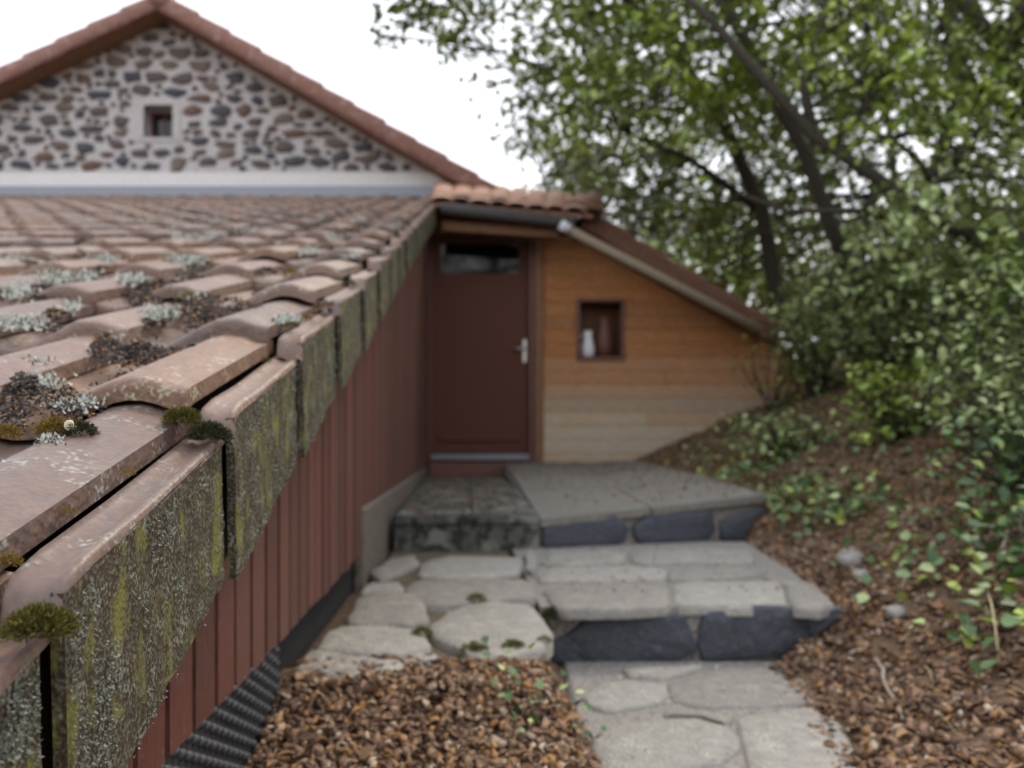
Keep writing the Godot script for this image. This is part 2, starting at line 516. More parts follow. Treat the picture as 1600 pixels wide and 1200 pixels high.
func build_path() -> void:
	var root := thing("path", "grey flagstone path with two low steps up to the door", "path", Vector3.ZERO, "", "structure")
	var fwd := Vector3(0, 0, -1)
	# mortar beds
	var bed := func(pts: Array, bottom: float) -> ArrayMesh:
		var st := begin()
		st.set_smooth_group(-1)
		for k in range(1, pts.size() - 1): tri(st, pts[0], pts[k], pts[k + 1])
		for k in pts.size():
			var a: Vector3 = pts[k]
			var b: Vector3 = pts[(k + 1) % pts.size()]
			quad(st, Vector3(a.x, bottom, a.z), a, b, Vector3(b.x, bottom, b.z))
		return done(st)
	part("mortar_bed", bed.call([Vector3(0.27, -0.006, -2.2), Vector3(0.88, -0.006, -2.2), Vector3(0.80, -0.006, -1.8), Vector3(0.66, -0.006, -1.2), Vector3(0.60, -0.006, -0.7), Vector3(0.16, -0.006, -0.7), Vector3(0.20, -0.006, -1.4), Vector3(0.25, -0.006, -1.8)], -0.3), M.mortar, root)
	part("mortar_bed", bed.call([Vector3(-0.30, 0.128, -3.5), Vector3(0.17, 0.128, -3.5), Vector3(0.17, 0.128, -1.62), Vector3(-0.29, 0.128, -1.60)], -0.3), M.joint, root)
	part("mortar_bed", bed.call([Vector3(0.19, 0.136, -3.5), Vector3(1.24, 0.136, -3.5), Vector3(1.12, 0.136, -2.7), Vector3(0.98, 0.136, -2.11), Vector3(0.20, 0.136, -2.115)], -0.3), M.mortar, root)
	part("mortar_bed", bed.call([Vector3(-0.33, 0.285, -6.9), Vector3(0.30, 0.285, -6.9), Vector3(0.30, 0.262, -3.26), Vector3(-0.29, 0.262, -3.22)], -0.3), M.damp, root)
	part("mortar_bed", bed.call([Vector3(0.304, 0.375, -6.9), Vector3(1.5, 0.40, -6.9), Vector3(1.44, 0.33, -4.6), Vector3(1.355, 0.318, -3.62), Vector3(0.304, 0.245, -3.30)], -0.3), M.mortar, root)
	# stones lying flat
	var mid_left := [
		[495, 490, 540, 455, 650, 432, 735, 435, 770, 470, 795, 510, 760, 550, 690, 572, 610, 575, 560, 540, 510, 520],
		[300, 430, 330, 410, 430, 412, 465, 440, 478, 480, 430, 490, 330, 490, 275, 485],
		[225, 510, 260, 497, 460, 500, 475, 540, 400, 566, 200, 556],
		[165, 572, 200, 564, 300, 577, 410, 592, 390, 610, 260, 625, 150, 605],
		[430, 400, 450, 382, 580, 375, 740, 378, 755, 420, 620, 428, 490, 440, 440, 425],
		[470, 330, 520, 312, 725, 312, 715, 350, 600, 366, 460, 360],
		[330, 385, 400, 377, 412, 395, 398, 406, 310, 406],
		[335, 352, 380, 320, 445, 312, 455, 330, 400, 352, 360, 368],
		[420, 574, 440, 556, 495, 567, 500, 585, 430, 590],
		[745, 300, 762, 318, 758, 360, 738, 352, 735, 316]]
	var mid_right := [
		[785, 402, 830, 382, 1000, 380, 1105, 397, 1110, 436, 1000, 444, 830, 446, 800, 422],
		[770, 360, 800, 342, 1000, 337, 1100, 347, 1095, 370, 900, 376, 775, 376],
		[775, 330, 800, 300, 930, 298, 1000, 305, 990, 325, 850, 337],
		[1115, 350, 1180, 332, 1330, 337, 1345, 362, 1250, 369, 1110, 374],
		[1125, 434, 1120, 382, 1250, 375, 1400, 378, 1410, 432, 1300, 438],
		[1010, 322, 1040, 298, 1200, 292, 1320, 300, 1330, 330, 1150, 326, 1060, 335],
		[1350, 364, 1430, 362, 1500, 395, 1540, 435, 1500, 446, 1430, 440, 1415, 390]]
	var low := [
		[890, 680, 930, 652, 1020, 642, 1100, 655, 1105, 680, 1060, 700, 960, 720, 900, 705],
		[915, 800, 960, 762, 1080, 740, 1190, 742, 1270, 770, 1290, 815, 1230, 850, 1080, 880, 930, 876],
		[1112, 640, 1250, 608, 1400, 600, 1470, 650, 1505, 692, 1350, 704, 1200, 708, 1120, 690],
		[1290, 735, 1480, 712, 1560, 760, 1590, 830, 1610, 905, 1330, 905, 1310, 800],
		[990, 610, 1090, 606, 1200, 604, 1100, 632, 1010, 630],
		[1100, 722, 1200, 718, 1270, 738, 1262, 760, 1190, 734, 1110, 732]]
	var k := 0
	for zs in mid_left:
		part("paving_stone", slab(soften(on_level(zs, 0.150), 0.006, 0.006), Vector3(0, 0.10, 0), Vector3.RIGHT, fwd, Vector3.UP, 0.05 + rng.randf_range(-0.006, 0.008), 0.010, 0.004), M.flags[k % 3], root); k += 1
	for zs in mid_right:
		part("paving_stone", slab(soften(on_level(zs, 0.150), 0.006), Vector3(0, 0.116, 0), Vector3.RIGHT, fwd, Vector3.UP, 0.030 + rng.randf_range(-0.002, 0.006), 0.010, 0.003), M.flags[k % 3], root); k += 1
	for zs in low:
		part("paving_stone", slab(soften(on_level(zs, 0.0), 0.006), Vector3(0, -0.04, 0), Vector3.RIGHT, fwd, Vector3.UP, 0.043 + rng.randf_range(-0.002, 0.004), 0.010, 0.003), M.flags[k % 3], root); k += 1
	# the landing: sloping slabs
	var top := [
		[[0.31, 0.258, 3.27], [0.80, 0.292, 3.42], [0.84, 0.325, 4.5], [0.32, 0.307, 4.45]],
		[[0.81, 0.292, 3.42], [1.36, 0.338, 3.59], [1.44, 0.36, 4.5], [0.85, 0.325, 4.5]],
		[[0.32, 0.309, 4.47], [0.9, 0.328, 4.52], [0.92, 0.40, 6.8], [0.33, 0.398, 6.8]],
		[[0.91, 0.328, 4.52], [1.44, 0.362, 4.52], [1.48, 0.42, 6.8], [0.93, 0.40, 6.8]]]
	var left := [
		[[-0.285, 0.278, 3.20], [0.02, 0.280, 3.22], [0.02, 0.292, 4.9], [-0.295, 0.29, 4.9]],
		[[0.03, 0.280, 3.22], [0.30, 0.276, 3.25], [0.30, 0.292, 4.6], [0.03, 0.290, 4.6]],
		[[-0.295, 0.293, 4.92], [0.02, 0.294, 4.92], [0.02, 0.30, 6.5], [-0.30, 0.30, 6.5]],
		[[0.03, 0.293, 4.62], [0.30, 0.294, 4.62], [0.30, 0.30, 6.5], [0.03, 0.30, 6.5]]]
	for set_ in [top, left]:
		for q in set_:
			var st := begin()
			var a := []
			var b := []
			for c in [3, 2, 1, 0]:
				var v := Vector3(q[c][0], q[c][1], -q[c][2])
				b.append(v)
				a.append(v - Vector3(0, 0.032, 0))
			hexa(st, a, b)
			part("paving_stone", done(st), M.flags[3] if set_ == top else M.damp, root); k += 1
	# risers: dark boulders set in mortar
	var faces := [
		[2.112, [860, 520, 900, 490, 1000, 474, 1130, 472, 1165, 560, 1100, 582, 920, 585, 880, 560]],
		[2.108, [1215, 467, 1330, 457, 1455, 462, 1465, 530, 1420, 558, 1210, 578, 1200, 540]],
		[2.10, [1478, 470, 1535, 457, 1530, 480, 1484, 510]],
		[2.115, [805, 545, 850, 530, 868, 560, 880, 580, 820, 580]]]
	for f in faces:
		var poly := PackedVector2Array()
		var zs: Array = f[1]
		for i in range(0, zs.size(), 2):
			var w := W(380.0 + zs[i] / 1.667, 680.0 + zs[i + 1] / 1.667, f[0])
			poly.append(Vector2(w.x, w.y))
		part("riser_stone", slab(soften(poly, 0.004, 0.019), Vector3(0, 0, -f[0] - 0.01), Vector3.RIGHT, Vector3.UP, Vector3.BACK, 0.026, 0.007, 0.004), M.basalt, root)
	var upper := [
		[3.38, [785, 222, 960, 208, 1005, 245, 985, 280, 900, 285, 780, 282]],
		[3.50, [1012, 230, 1060, 208, 1220, 198, 1230, 250, 1200, 276, 1040, 281, 1018, 260]],
		[3.60, [1240, 220, 1350, 192, 1360, 230, 1310, 265, 1240, 265]]]
	for f in upper:
		var poly := PackedVector2Array()
		var zs: Array = f[1]
		for i in range(0, zs.size(), 2):
			var w := W(380.0 + zs[i] / 1.667, 680.0 + zs[i + 1] / 1.667, f[0])
			poly.append(Vector2(w.x, w.y))
		var along := Vector3(1, 0, -0.30).normalized()
		var mid := poly[0]
		var o := Vector3(mid.x, 0, -(3.30 + (mid.x - 0.304) * 0.305) + 0.004)
		for i in poly.size(): poly[i].x -= mid.x
		part("riser_stone", slab(soften(poly, 0.004, 0.019), o, along, Vector3.UP, along.cross(Vector3.UP), 0.025, 0.007, 0.004), M.basalt, root)

# ---------------------------------------------------------------- lean-to with the tiled roof
func tile_profile(u: float) -> float:
	return 0.043 * smoothstep(0.22, 0.72, u) - 0.014 * smoothstep(0.76, 1.0, u) + 0.010 * (1.0 - smoothstep(0.0, 0.12, u))

func tile_mesh(w: float, depth: float, wobble: int) -> ArrayMesh:
	var r := RandomNumberGenerator.new()
	r.seed = wobble
	var st := begin()
	st.set_smooth_group(0)
	var nx := 14
	var rows := [[0.002, -0.0225], [0.0005, -0.014], [0.0, -0.004], [-0.004, 0.0], [-0.02, 0.0015], [-depth * 0.5, 0.0], [-depth, -0.002]]
	var warp := []
	for k in nx + 1: warp.append(r.randf_range(-0.0012, 0.0012))
	var grid := []
	for row in rows:
		var line := []
		for k in nx + 1:
			var u := float(k) / nx
			line.append(Vector3(u * w, tile_profile(u) + row[1] + warp[k], row[0] + (warp[k] * 2.0 if row[0] > -0.05 else 0.0)))
		grid.append(line)
	for j in rows.size() - 1:
		for k in nx:
			quad(st, grid[j][k], grid[j + 1][k], grid[j + 1][k + 1], grid[j][k + 1])
	# the thick right-hand edge
	st.set_smooth_group(1)
	for j in range(2, rows.size() - 1):
		var a: Vector3 = grid[j][nx]
		var b: Vector3 = grid[j + 1][nx]
		var dn := Vector3(0, -0.019, 0)
		quad(st, a, b, b + dn, a + dn)
	return done(st)

func verge_mesh(wobble: int) -> Array:
	# cap and front lip (clay), hanging flap (crusted)
	var r := RandomNumberGenerator.new()
	r.seed = wobble
	var L := 0.372
	var tilt := 0.27
	var cap := begin()
	cap.set_smooth_group(0)
	# section across: from inner foot over the rounded cap to the outer arris; x relative to the outer face
	var sec := [Vector2(-0.040, -0.036), Vector2(-0.0385, -0.004), Vector2(-0.036, 0.001), Vector2(-0.030, -0.001), Vector2(-0.021, -0.0050), Vector2(-0.011, -0.004), Vector2(-0.005, -0.0012), Vector2(-0.0015, -0.004), Vector2(0.0, -0.009)]
	var zs := [0.0, -0.006, -0.04, -0.14, -0.25, -L]
	var g := []
	for i in zs.size():
		var line := []
		for p in sec:
			var lift := 0.0
			if i == 0: lift = -0.006
			if i == 1: lift = 0.002
			if i == 2: lift = 0.004
			line.append(Vector3(p.x - 0.010 * (-zs[i]) / L, p.y + lift + (-zs[i]) * tilt, zs[i]) + Vector3(0, r.randf_range(-0.0006, 0.0006), 0))
		g.append(line)
	for i in zs.size() - 1:
		for k in sec.size() - 1:
			quad(cap, g[i][k], g[i + 1][k], g[i + 1][k + 1], g[i][k + 1])
	# front lip, thick and slightly bowed
	var low := []
	for k in sec.size():
		var p: Vector3 = g[0][k]
		low.append(Vector3(p.x, minf(p.y - 0.022, -0.028), 0.004))
	for k in sec.size() - 1:
		quad(cap, low[k], g[0][k], g[0][k + 1], low[k + 1])
	var flap := begin()
	flap.set_smooth_group(0)
	var drop := 0.175
	var ny := 8
	var nz := 12
	var fl := []
	for i in nz + 1:
		var t := float(i) / nz
		var z := -t * 0.340
		var line := []
		for k in ny + 1:
			var v := float(k) / ny
			var y := lerpf(-0.006 + (-z) * tilt, -drop + (-z) * 0.335, v)
			if k == ny: y += r.randf_range(-0.004, 0.004)
			line.append(Vector3(0.0 + r.randf_range(-0.0008, 0.0008) + 0.003 * v - 0.010 * t, y, z))
		fl.append(line)
	for i in nz:
		for k in ny:
			quad(flap, fl[i][k], fl[i + 1][k], fl[i + 1][k + 1], fl[i][k + 1])
	flap.set_smooth_group(-1)
	var inn := Vector3(-0.009, 0, 0)
	for k in ny:
		quad(flap, fl[0][k + 1], fl[0][k + 1] + inn, fl[0][k] + inn, fl[0][k])
		quad(flap, fl[nz][k], fl[nz][k] + inn, fl[nz][k + 1] + inn, fl[nz][k + 1])
	for i in nz:
		quad(flap, fl[i][ny], fl[i + 1][ny], fl[i + 1][ny] + inn, fl[i][ny] + inn)
	for i in nz:
		quad(flap, fl[i][0] + inn, fl[i][ny] + inn, fl[i + 1][ny] + inn, fl[i + 1][0] + inn)
	return [done(cap), done(flap)]

func row_d(i: int) -> float:
	return 0.481 + TILE_D * i

func verge_y(d: float) -> float:
	return EYE - 0.0886 + PITCH * (d - 0.481)

# point on the pans of the tiles seen at a pixel
func roof_at(px: float, py: float, lift := 0.0) -> Vector3:
	# eye ray (dx, dy, -1) * d ; plane y = EYE - 0.2536 - 0.012 + PITCH d
	var dy := (VY - py) / F
	var d := (-0.2536 + lift) / (dy - PITCH)
	return W(px, py, d)

func build_lean_to() -> void:
	var root := thing("lean_to_building", "low red slatted lean-to with lichen covered tile roof against the stone gable", "building")
	var far := 7.95
	var tw := 0.215
	# underlay board below the tiles
	var st := begin()
	var y0 := func(d: float) -> float: return verge_y(d) - 0.055
	hexa(st, [Vector3(-6.2, y0.call(far) - 0.05, -far), Vector3(-0.29, y0.call(far) - 0.05, -far), Vector3(-0.29, y0.call(-1.0) - 0.05, 1.0), Vector3(-6.2, y0.call(-1.0) - 0.05, 1.0)],
		[Vector3(-6.2, y0.call(far), -far), Vector3(-0.29, y0.call(far), -far), Vector3(-0.29, y0.call(-1.0), 1.0), Vector3(-6.2, y0.call(-1.0), 1.0)])
	var roof := part("tiled_roof", done(st), M.underlay, root)
	# field tiles
	var shapes := []
	for k in 4: shapes.append(tile_mesh(tw + 0.006, TILE_D + 0.05, 40 + k))
	var rest := begin()
	var placed := []
	var lastrow := 21
	for i in range(-4, lastrow):
		for c in 27:
			var d := row_d(i)
			var x := -0.301 - tw * (c + 1) + rng.randf_range(-0.002, 0.002)
			var tilt := atan(0.272 + rng.randf_range(-0.012, 0.012))
			var b := Basis(Vector3.RIGHT, tilt) * Basis(Vector3.UP, rng.randf_range(-0.009, 0.009)) * Basis(Vector3.BACK, rng.randf_range(-0.012, 0.012))
			var xf := Transform3D(b, Vector3(x, verge_y(d) - 0.011 + rng.randf_range(-0.003, 0.003), -d + rng.randf_range(-0.005, 0.005)))
			var seen := d > 0.3 and x + tw > -0.60 * (d + 0.4)
			if seen:
				placed.append([xf, rng.randi() % 4, rng.randi() % 4, d])
			else:
				rest.append_from(shapes[rng.randi() % 4], 0, xf)
	placed.sort_custom(func(p, q): return p[3] < q[3])
	for k in placed.size():
		var p: Array = placed[k]
		if k < 298:
			part("roof_tile", shapes[p[1]], M.clay[p[2]], roof, p[0])
		else:
			rest.append_from(shapes[p[1]], 0, p[0])
	print("field tiles in view: ", placed.size())
	var ro := part("roof_tiles_beyond", rest.commit(), M.clay[0], roof)
	ro.set_meta("kind", "stuff")
	# verge tiles
	var vm := []
	for k in 3: vm.append(verge_mesh(70 + k))
	for i in range(-4, 20):
		var d := row_d(i)
		var xf := Transform3D(Basis(Vector3.UP, rng.randf_range(-0.004, 0.004)), Vector3(VERGE_X + rng.randf_range(-0.002, 0.003), verge_y(d) + rng.randf_range(-0.002, 0.002), -d))
		var cap := part("verge_tile", vm[(i + 4) % 3][0], M.clay[[1, 3, 0][(i + 4) % 3]], roof, xf)
		part("verge_flap", vm[(i + 4) % 3][1], M.flap, cap)
	# red slats
	var wall := holder("slatted_wall", root)
	var pitch_s := 0.087
	var d := -0.5
	var k := 0
	while d < 6.84:
		var e := minf(d + pitch_s - 0.014, 6.86)
		var bottom: float = EYE - (0.36 if d < 2.5 else 0.207) + rng.randf_range(-0.004, 0.004)
		var xo := SLAT_X + rng.randf_range(-0.0015, 0.0015)
		var s2 := begin()
		var ta := verge_y(d) - 0.10
		var tb := verge_y(e) - 0.10
		hexa(s2, [Vector3(xo - 0.018, bottom, -e), Vector3(xo, bottom, -e), Vector3(xo, bottom, -d), Vector3(xo - 0.018, bottom, -d)],
			[Vector3(xo - 0.018, tb, -e), Vector3(xo, tb, -e), Vector3(xo, ta, -d), Vector3(xo - 0.018, ta, -d)])
		part("slat", done(s2), M.slats[rng.randi() % 3], wall)
		d += pitch_s
		k += 1
	# barge board added behind the flaps, its near-black colour standing in for gap shade
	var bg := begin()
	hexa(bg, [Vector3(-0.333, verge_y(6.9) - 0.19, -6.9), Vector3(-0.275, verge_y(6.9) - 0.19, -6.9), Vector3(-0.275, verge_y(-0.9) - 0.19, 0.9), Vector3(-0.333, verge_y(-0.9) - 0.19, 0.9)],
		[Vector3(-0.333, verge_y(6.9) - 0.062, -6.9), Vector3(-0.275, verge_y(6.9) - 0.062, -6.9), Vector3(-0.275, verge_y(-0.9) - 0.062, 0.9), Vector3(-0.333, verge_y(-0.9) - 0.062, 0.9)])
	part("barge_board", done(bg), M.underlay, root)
	# dark wall behind the slats
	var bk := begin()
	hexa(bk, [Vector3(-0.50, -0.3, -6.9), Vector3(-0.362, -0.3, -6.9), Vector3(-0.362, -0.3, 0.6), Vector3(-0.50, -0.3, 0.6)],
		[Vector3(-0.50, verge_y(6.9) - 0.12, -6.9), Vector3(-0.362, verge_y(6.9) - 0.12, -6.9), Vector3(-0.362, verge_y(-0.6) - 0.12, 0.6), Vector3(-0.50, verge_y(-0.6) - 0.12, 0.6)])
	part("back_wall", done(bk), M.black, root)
	# concrete plinth under the far slats
	part("plinth", cbox(Vector3(-0.361, -0.1, -6.86), Vector3(-0.322, EYE - 0.212, -2.50), 0.008), M.plinth, root)
	# studded drainage membrane under the near slats
	var ms := begin()
	ms.set_smooth_group(-1)
	quad(ms, Vector3(-0.352, -0.1, 0.5), Vector3(-0.340, EYE - 0.355, 0.5), Vector3(-0.340, EYE - 0.355, -1.42), Vector3(-0.326, -0.1, -1.42))
	var mem := part("drainage_membrane", done(ms), M.membrane, root)
	var studs := begin()
	studs.set_smooth_group(0)
	for i in 46:
		for j in 10:
			var zz := -0.36 - i * 0.0232
			var v := j / 10.0
			var yy := EYE - 0.362 - j * 0.0232 - (0.0116 if i % 2 == 1 else 0.0)
			var xx := lerpf(-0.340, -0.333, v)
			var c := Vector3(xx + 0.009, yy, zz)
			var ring := []
			for s in 6:
				ring.append(Vector3(xx, yy + sin(TAU * s / 6) * 0.0082, zz + cos(TAU * s / 6) * 0.0082))
			var ring2 := []
			for s in 6: ring2.append(ring[s].lerp(c, 0.4) + Vector3(0.003, 0, 0))
			for s in 6:
				var n := (s + 1) % 6
				quad(studs, ring[s], ring2[s], ring2[n], ring[n])
				tri(studs, ring2[s], c, ring2[n])
	var so := part("studs", done(studs), M.membrane, mem)
	so.set_meta("kind", "stuff")

# ---------------------------------------------------------------- stone house
func pebble(w: float, h: float, r: RandomNumberGenerator) -> ArrayMesh:
	var n := 9
	var st := begin()
	st.set_smooth_group(0)
	var rings := [[], [], []]
	var ph := r.randf() * TAU
	for k in n:
		var a := TAU * k / n + r.randf_range(-0.2, 0.2)
		# squarish rubble outline
		var ca := cos(a)
		var sa := sin(a)
		var q := 1.0 / pow(pow(absf(ca), 3.2) + pow(absf(sa), 3.2), 1.0 / 3.2)
		q *= r.randf_range(0.68, 1.16) * (1.0 + 0.10 * sin(2.0 * a + ph))
		var p := Vector2(ca * q * w * 0.5, sa * q * h * 0.5)
		rings[0].append(Vector3(p.x, p.y, -0.03))
		rings[1].append(Vector3(p.x * 0.97, p.y * 0.97, 0.004))
		rings[2].append(Vector3(p.x * 0.72, p.y * 0.72, 0.016 + r.randf_range(-0.004, 0.006)))
	var c := Vector3(0, 0, 0.019)
	for k in n:
		var m := (k + 1) % n
		for j in 2:
			quad(st, rings[j][k], rings[j][m], rings[j + 1][m], rings[j + 1][k])
		tri(st, rings[2][k], rings[2][m], c)
	return done(st)

const GD := 8.0   # depth of the gable wall

func roofline(px: float) -> float:
	return 14.0 + (px - 250.0) * 0.578 if px > 250.0 else 14.0 + (250.0 - px) * 0.475

func build_house() -> void:
	var root := thing("stone_house", "pale mortared rubble stone gable with small window and red tiled roof edge", "house")
	var wl := W(-420, 290, GD)
	# gable wall with the window opening left free: four pieces of one mesh
	var poly := PackedVector2Array()
	for p in [[-420, 400], [-420, roofline(-420)], [250, 14], [705, roofline(705)], [705, 400]]:
		var w := W(p[0], p[1], GD)
		poly.append(Vector2(w.x, w.y))
	var wa := W(225, 215, GD)
	var wb := W(270, 165, GD)
	var hole := PackedVector2Array([Vector2(wa.x, wa.y), Vector2(wb.x, wa.y), Vector2(wb.x, wb.y), Vector2(wa.x, wb.y)])
	var st := begin()
	st.set_smooth_group(-1)
	var far := 30.0
	for band in [[-far, -far, wa.x, far], [wb.x, -far, far, far], [wa.x, -far, wb.x, wa.y], [wa.x, wb.y, wb.x, far]]:
		var rect := PackedVector2Array([Vector2(band[0], band[1]), Vector2(band[2], band[1]), Vector2(band[2], band[3]), Vector2(band[0], band[3])])
		for piece in Geometry2D.intersect_polygons(poly, rect):
			var ids := Geometry2D.triangulate_polygon(piece)
			for k in range(0, ids.size(), 3):
				var v := []
				for j in 3: v.append(Vector3(piece[ids[k + j]].x, piece[ids[k + j]].y, -GD))
				tri(st, v[0], v[1], v[2])
	for k in 4:   # reveals of the opening
		var a := hole[k]
		var b := hole[(k + 1) % 4]
		quad(st, Vector3(a.x, a.y, -GD), Vector3(b.x, b.y, -GD), Vector3(b.x, b.y, -GD - 0.32), Vector3(a.x, a.y, -GD - 0.32))
	var wall := part("gable_wall", done(st), M.lime, root)
	# body of the house behind it
	var body := begin()
	box(body, Vector3(wl.x, -0.3, -GD - 7.0), Vector3(W(700, 0, GD).x, EYE + 2.2, -GD - 0.36))
	part("house_body", done(body), M.lime, root)
	# rubble
	var r := RandomNumberGenerator.new()
	r.seed = 11
	var count := 0
	var laid := []
	for size in [[2500, 27.0, 42.0, 13.0, 21.0, 1.0], [6000, 16.0, 27.0, 9.0, 15.0, 0.5], [6000, 8.0, 15.0, 6.0, 10.0, 0.5]]:
		for tries in int(size[0]):
			if count >= 296: break
			var w := r.randf_range(size[1], size[2])
			var hh := r.randf_range(size[3], size[4])
			var cx := r.randf_range(-45.0, 690.0)
			var cy := r.randf_range(22.0, 266.0)
			if cy + hh * 0.5 > 268.0: continue
			if cy - hh * 0.5 < roofline(cx - w * 0.5) + 12.0 or cy - hh * 0.5 < roofline(cx + w * 0.5) + 12.0: continue
			if cx + w * 0.5 > 210.0 and cx - w * 0.5 < 286.0 and cy + hh * 0.5 > 155.0 and cy - hh * 0.5 < 224.0: continue
			var free := true
			for q in laid:
				if pow(absf(q[0] - cx) / ((q[2] + w) * 0.5 + size[5]), 2.6) + pow(absf(q[1] - cy) / ((q[3] + hh) * 0.5 + size[5]), 2.6) < 1.0:
					free = false
					break
			if not free: continue
			laid.append([cx, cy, w, hh])
			var pick: int = [0, 0, 0, 1, 1, 2, 2, 2, 3, 4, 5][r.randi() % 11]
			part("stone", pebble(w * 1.02 * GD / F, hh * 1.06 * GD / F, r), M.rubble[pick], wall, Transform3D(Basis(Vector3.BACK, r.randf_range(-0.15, 0.15)), W(cx, cy, GD) + Vector3(0, 0, 0.002)))
			count += 1
	print("rubble stones: ", count)
	# smooth band of render and zinc flashing where the lean-to meets the wall
	var a0 := W(-420, 292, GD)
	var a1 := W(697, 270, GD)
	part("render_band", cbox(Vector3(a0.x, a0.y - 0.25, -GD - 0.02), Vector3(a1.x, W(0, 271, GD).y, -GD + 0.028), 0.012), M.render, root)
	var fl := begin()
	var fy := W(0, 292, GD).y
	hexa(fl, [Vector3(a0.x, fy - 0.12, -GD + 0.03), Vector3(a1.x - 0.03, fy - 0.12, -GD + 0.03), Vector3(a1.x - 0.03, fy - 0.14, -GD + 0.13), Vector3(a0.x, fy - 0.14, -GD + 0.13)],
		[Vector3(a0.x, fy, -GD + 0.03), Vector3(a1.x - 0.03, fy, -GD + 0.03), Vector3(a1.x - 0.03, fy - 0.035, -GD + 0.13), Vector3(a0.x, fy - 0.035, -GD + 0.13)])
	part("flashing", done(fl), M.zinc, root)
	# window: pale stone surround, frame, mullion, pane
	var win := holder("window", root)
	var s0 := W(214, 222, GD)
	var s1 := W(282, 158, GD)
	for q in [[s0.x, wa.y - 0.0, wa.x, s1.y], [wb.x, wa.y - 0.0, s1.x, s1.y], [s0.x - 0.04, s0.y, s1.x + 0.02, wa.y], [wa.x, wb.y, wb.x, s1.y]]:
		part("surround_stone", cbox(Vector3(q[0], q[1], -GD - 0.05), Vector3(q[2], q[3], -GD + 0.012), 0.006), M.lime, win)
	var zf := -GD - 0.17
	var fm := begin()
	var t := 0.028
	box(fm, Vector3(wa.x, wa.y, zf - 0.03), Vector3(wa.x + t, wb.y, zf))
	box(fm, Vector3(wb.x - t, wa.y, zf - 0.03), Vector3(wb.x, wb.y, zf))
	box(fm, Vector3(wa.x + t, wa.y, zf - 0.03), Vector3(wb.x - t, wa.y + t, zf - 0.001))
	box(fm, Vector3(wa.x + t, wb.y - t, zf - 0.03), Vector3(wb.x - t, wb.y, zf - 0.001))
	part("window_frame", done(fm), M.frame, win)
	var mx := (wa.x + wb.x) * 0.5
	part("mullion", cbox(Vector3(mx - 0.011, wa.y + t, zf - 0.028), Vector3(mx + 0.011, wb.y - t, zf - 0.003), 0.003), M.frame, win)
	for q in [[wa.x + t, mx - 0.011], [mx + 0.011, wb.x - t]]:
		part("pane", cbox(Vector3(q[0], wa.y + t, zf - 0.02), Vector3(q[1], wb.y - t, zf - 0.015), 0.001), M.glass, win)
	# roof: two slabs that overhang the gable, edged with verge tiles
	var roof := holder("roof", root)
	var ridge := W(250, -2, 7.78)
	for side in [1, -1]:
		var slope: float = 0.578 if side == 1 else 0.475
		var run: float = 3.28 if side == 1 else 4.4
		var dir := Vector3(side, -slope, 0).normalized()
		var nrm := Vector3(slope * side, 1, 0).normalized()
		var L: float = run / dir.x * side
		var p0 := ridge
		var p1: Vector3 = p0 + dir * L
		var back := Vector3(0, 0, -7.6)
		var deck := begin()
		var lo := -nrm * 0.10
		var hi := -nrm * 0.03
		var ring := [p0 + back, p1 + back, p1, p0] if side == 1 else [p1 + back, p0 + back, p0, p1]
		var ra := []
		var rb := []
		for q in ring:
			ra.append(q + lo)
			rb.append(q + hi)
		hexa(deck, ra, rb)
		part("roof_deck", done(deck), M.beam, roof)
		var vt := begin()
		vt.set_smooth_group(0)
		# a verge tile: rounded cap over the edge and a short apron
		var sec := [Vector2(-0.24, 0.02), Vector2(-0.10, 0.035), Vector2(-0.03, 0.055), Vector2(0.02, 0.05), Vector2(0.045, 0.02), Vector2(0.05, -0.02), Vector2(0.052, -0.125), Vector2(0.034, -0.125), Vector2(0.032, 0.0), Vector2(-0.24, 0.0)]
		var TL := 0.40
		for k in sec.size():
			var n := (k + 1) % sec.size()
			var p := func(s: Vector2, u: float) -> Vector3:
				return dir * (u * TL) + nrm * (s.y + (0.026 if u > 0.5 else 0.0)) + Vector3(0, 0, s.x)
			quad(vt, p.call(sec[k], 0.0), p.call(sec[n], 0.0), p.call(sec[n], 1.0), p.call(sec[k], 1.0))
		vt.set_smooth_group(-1)
		for k in [0, 1, 2, 3, 4, 5, 6]:
			var p := func(s: Vector2) -> Vector3: return dir * TL + nrm * (s.y + 0.026) + Vector3(0, 0, s.x)
			if k < 6: tri(vt, p.call(sec[k]), p.call(sec[k + 1]), p.call(Vector2(0.033, 0.0)))
		var vmesh := done(vt)
		var u := 0.0
		while u < L - 0.05:
			part("verge_tile", vmesh, M.house_clay, roof, Transform3D(Basis.IDENTITY, p0 + dir * u + Vector3(0, rng.randf_range(-0.004, 0.004), 0)))
			u += 0.355
	var rt := begin()
	tube(rt, [ridge + Vector3(0, 0.02, 0.06), ridge + Vector3(0, 0.03, -0.4)], [0.12, 0.11], 10)
	part("ridge_tile", done(rt), M.house_clay, roof)

# ---------------------------------------------------------------- wooden shed with the door
const SD := 6.9

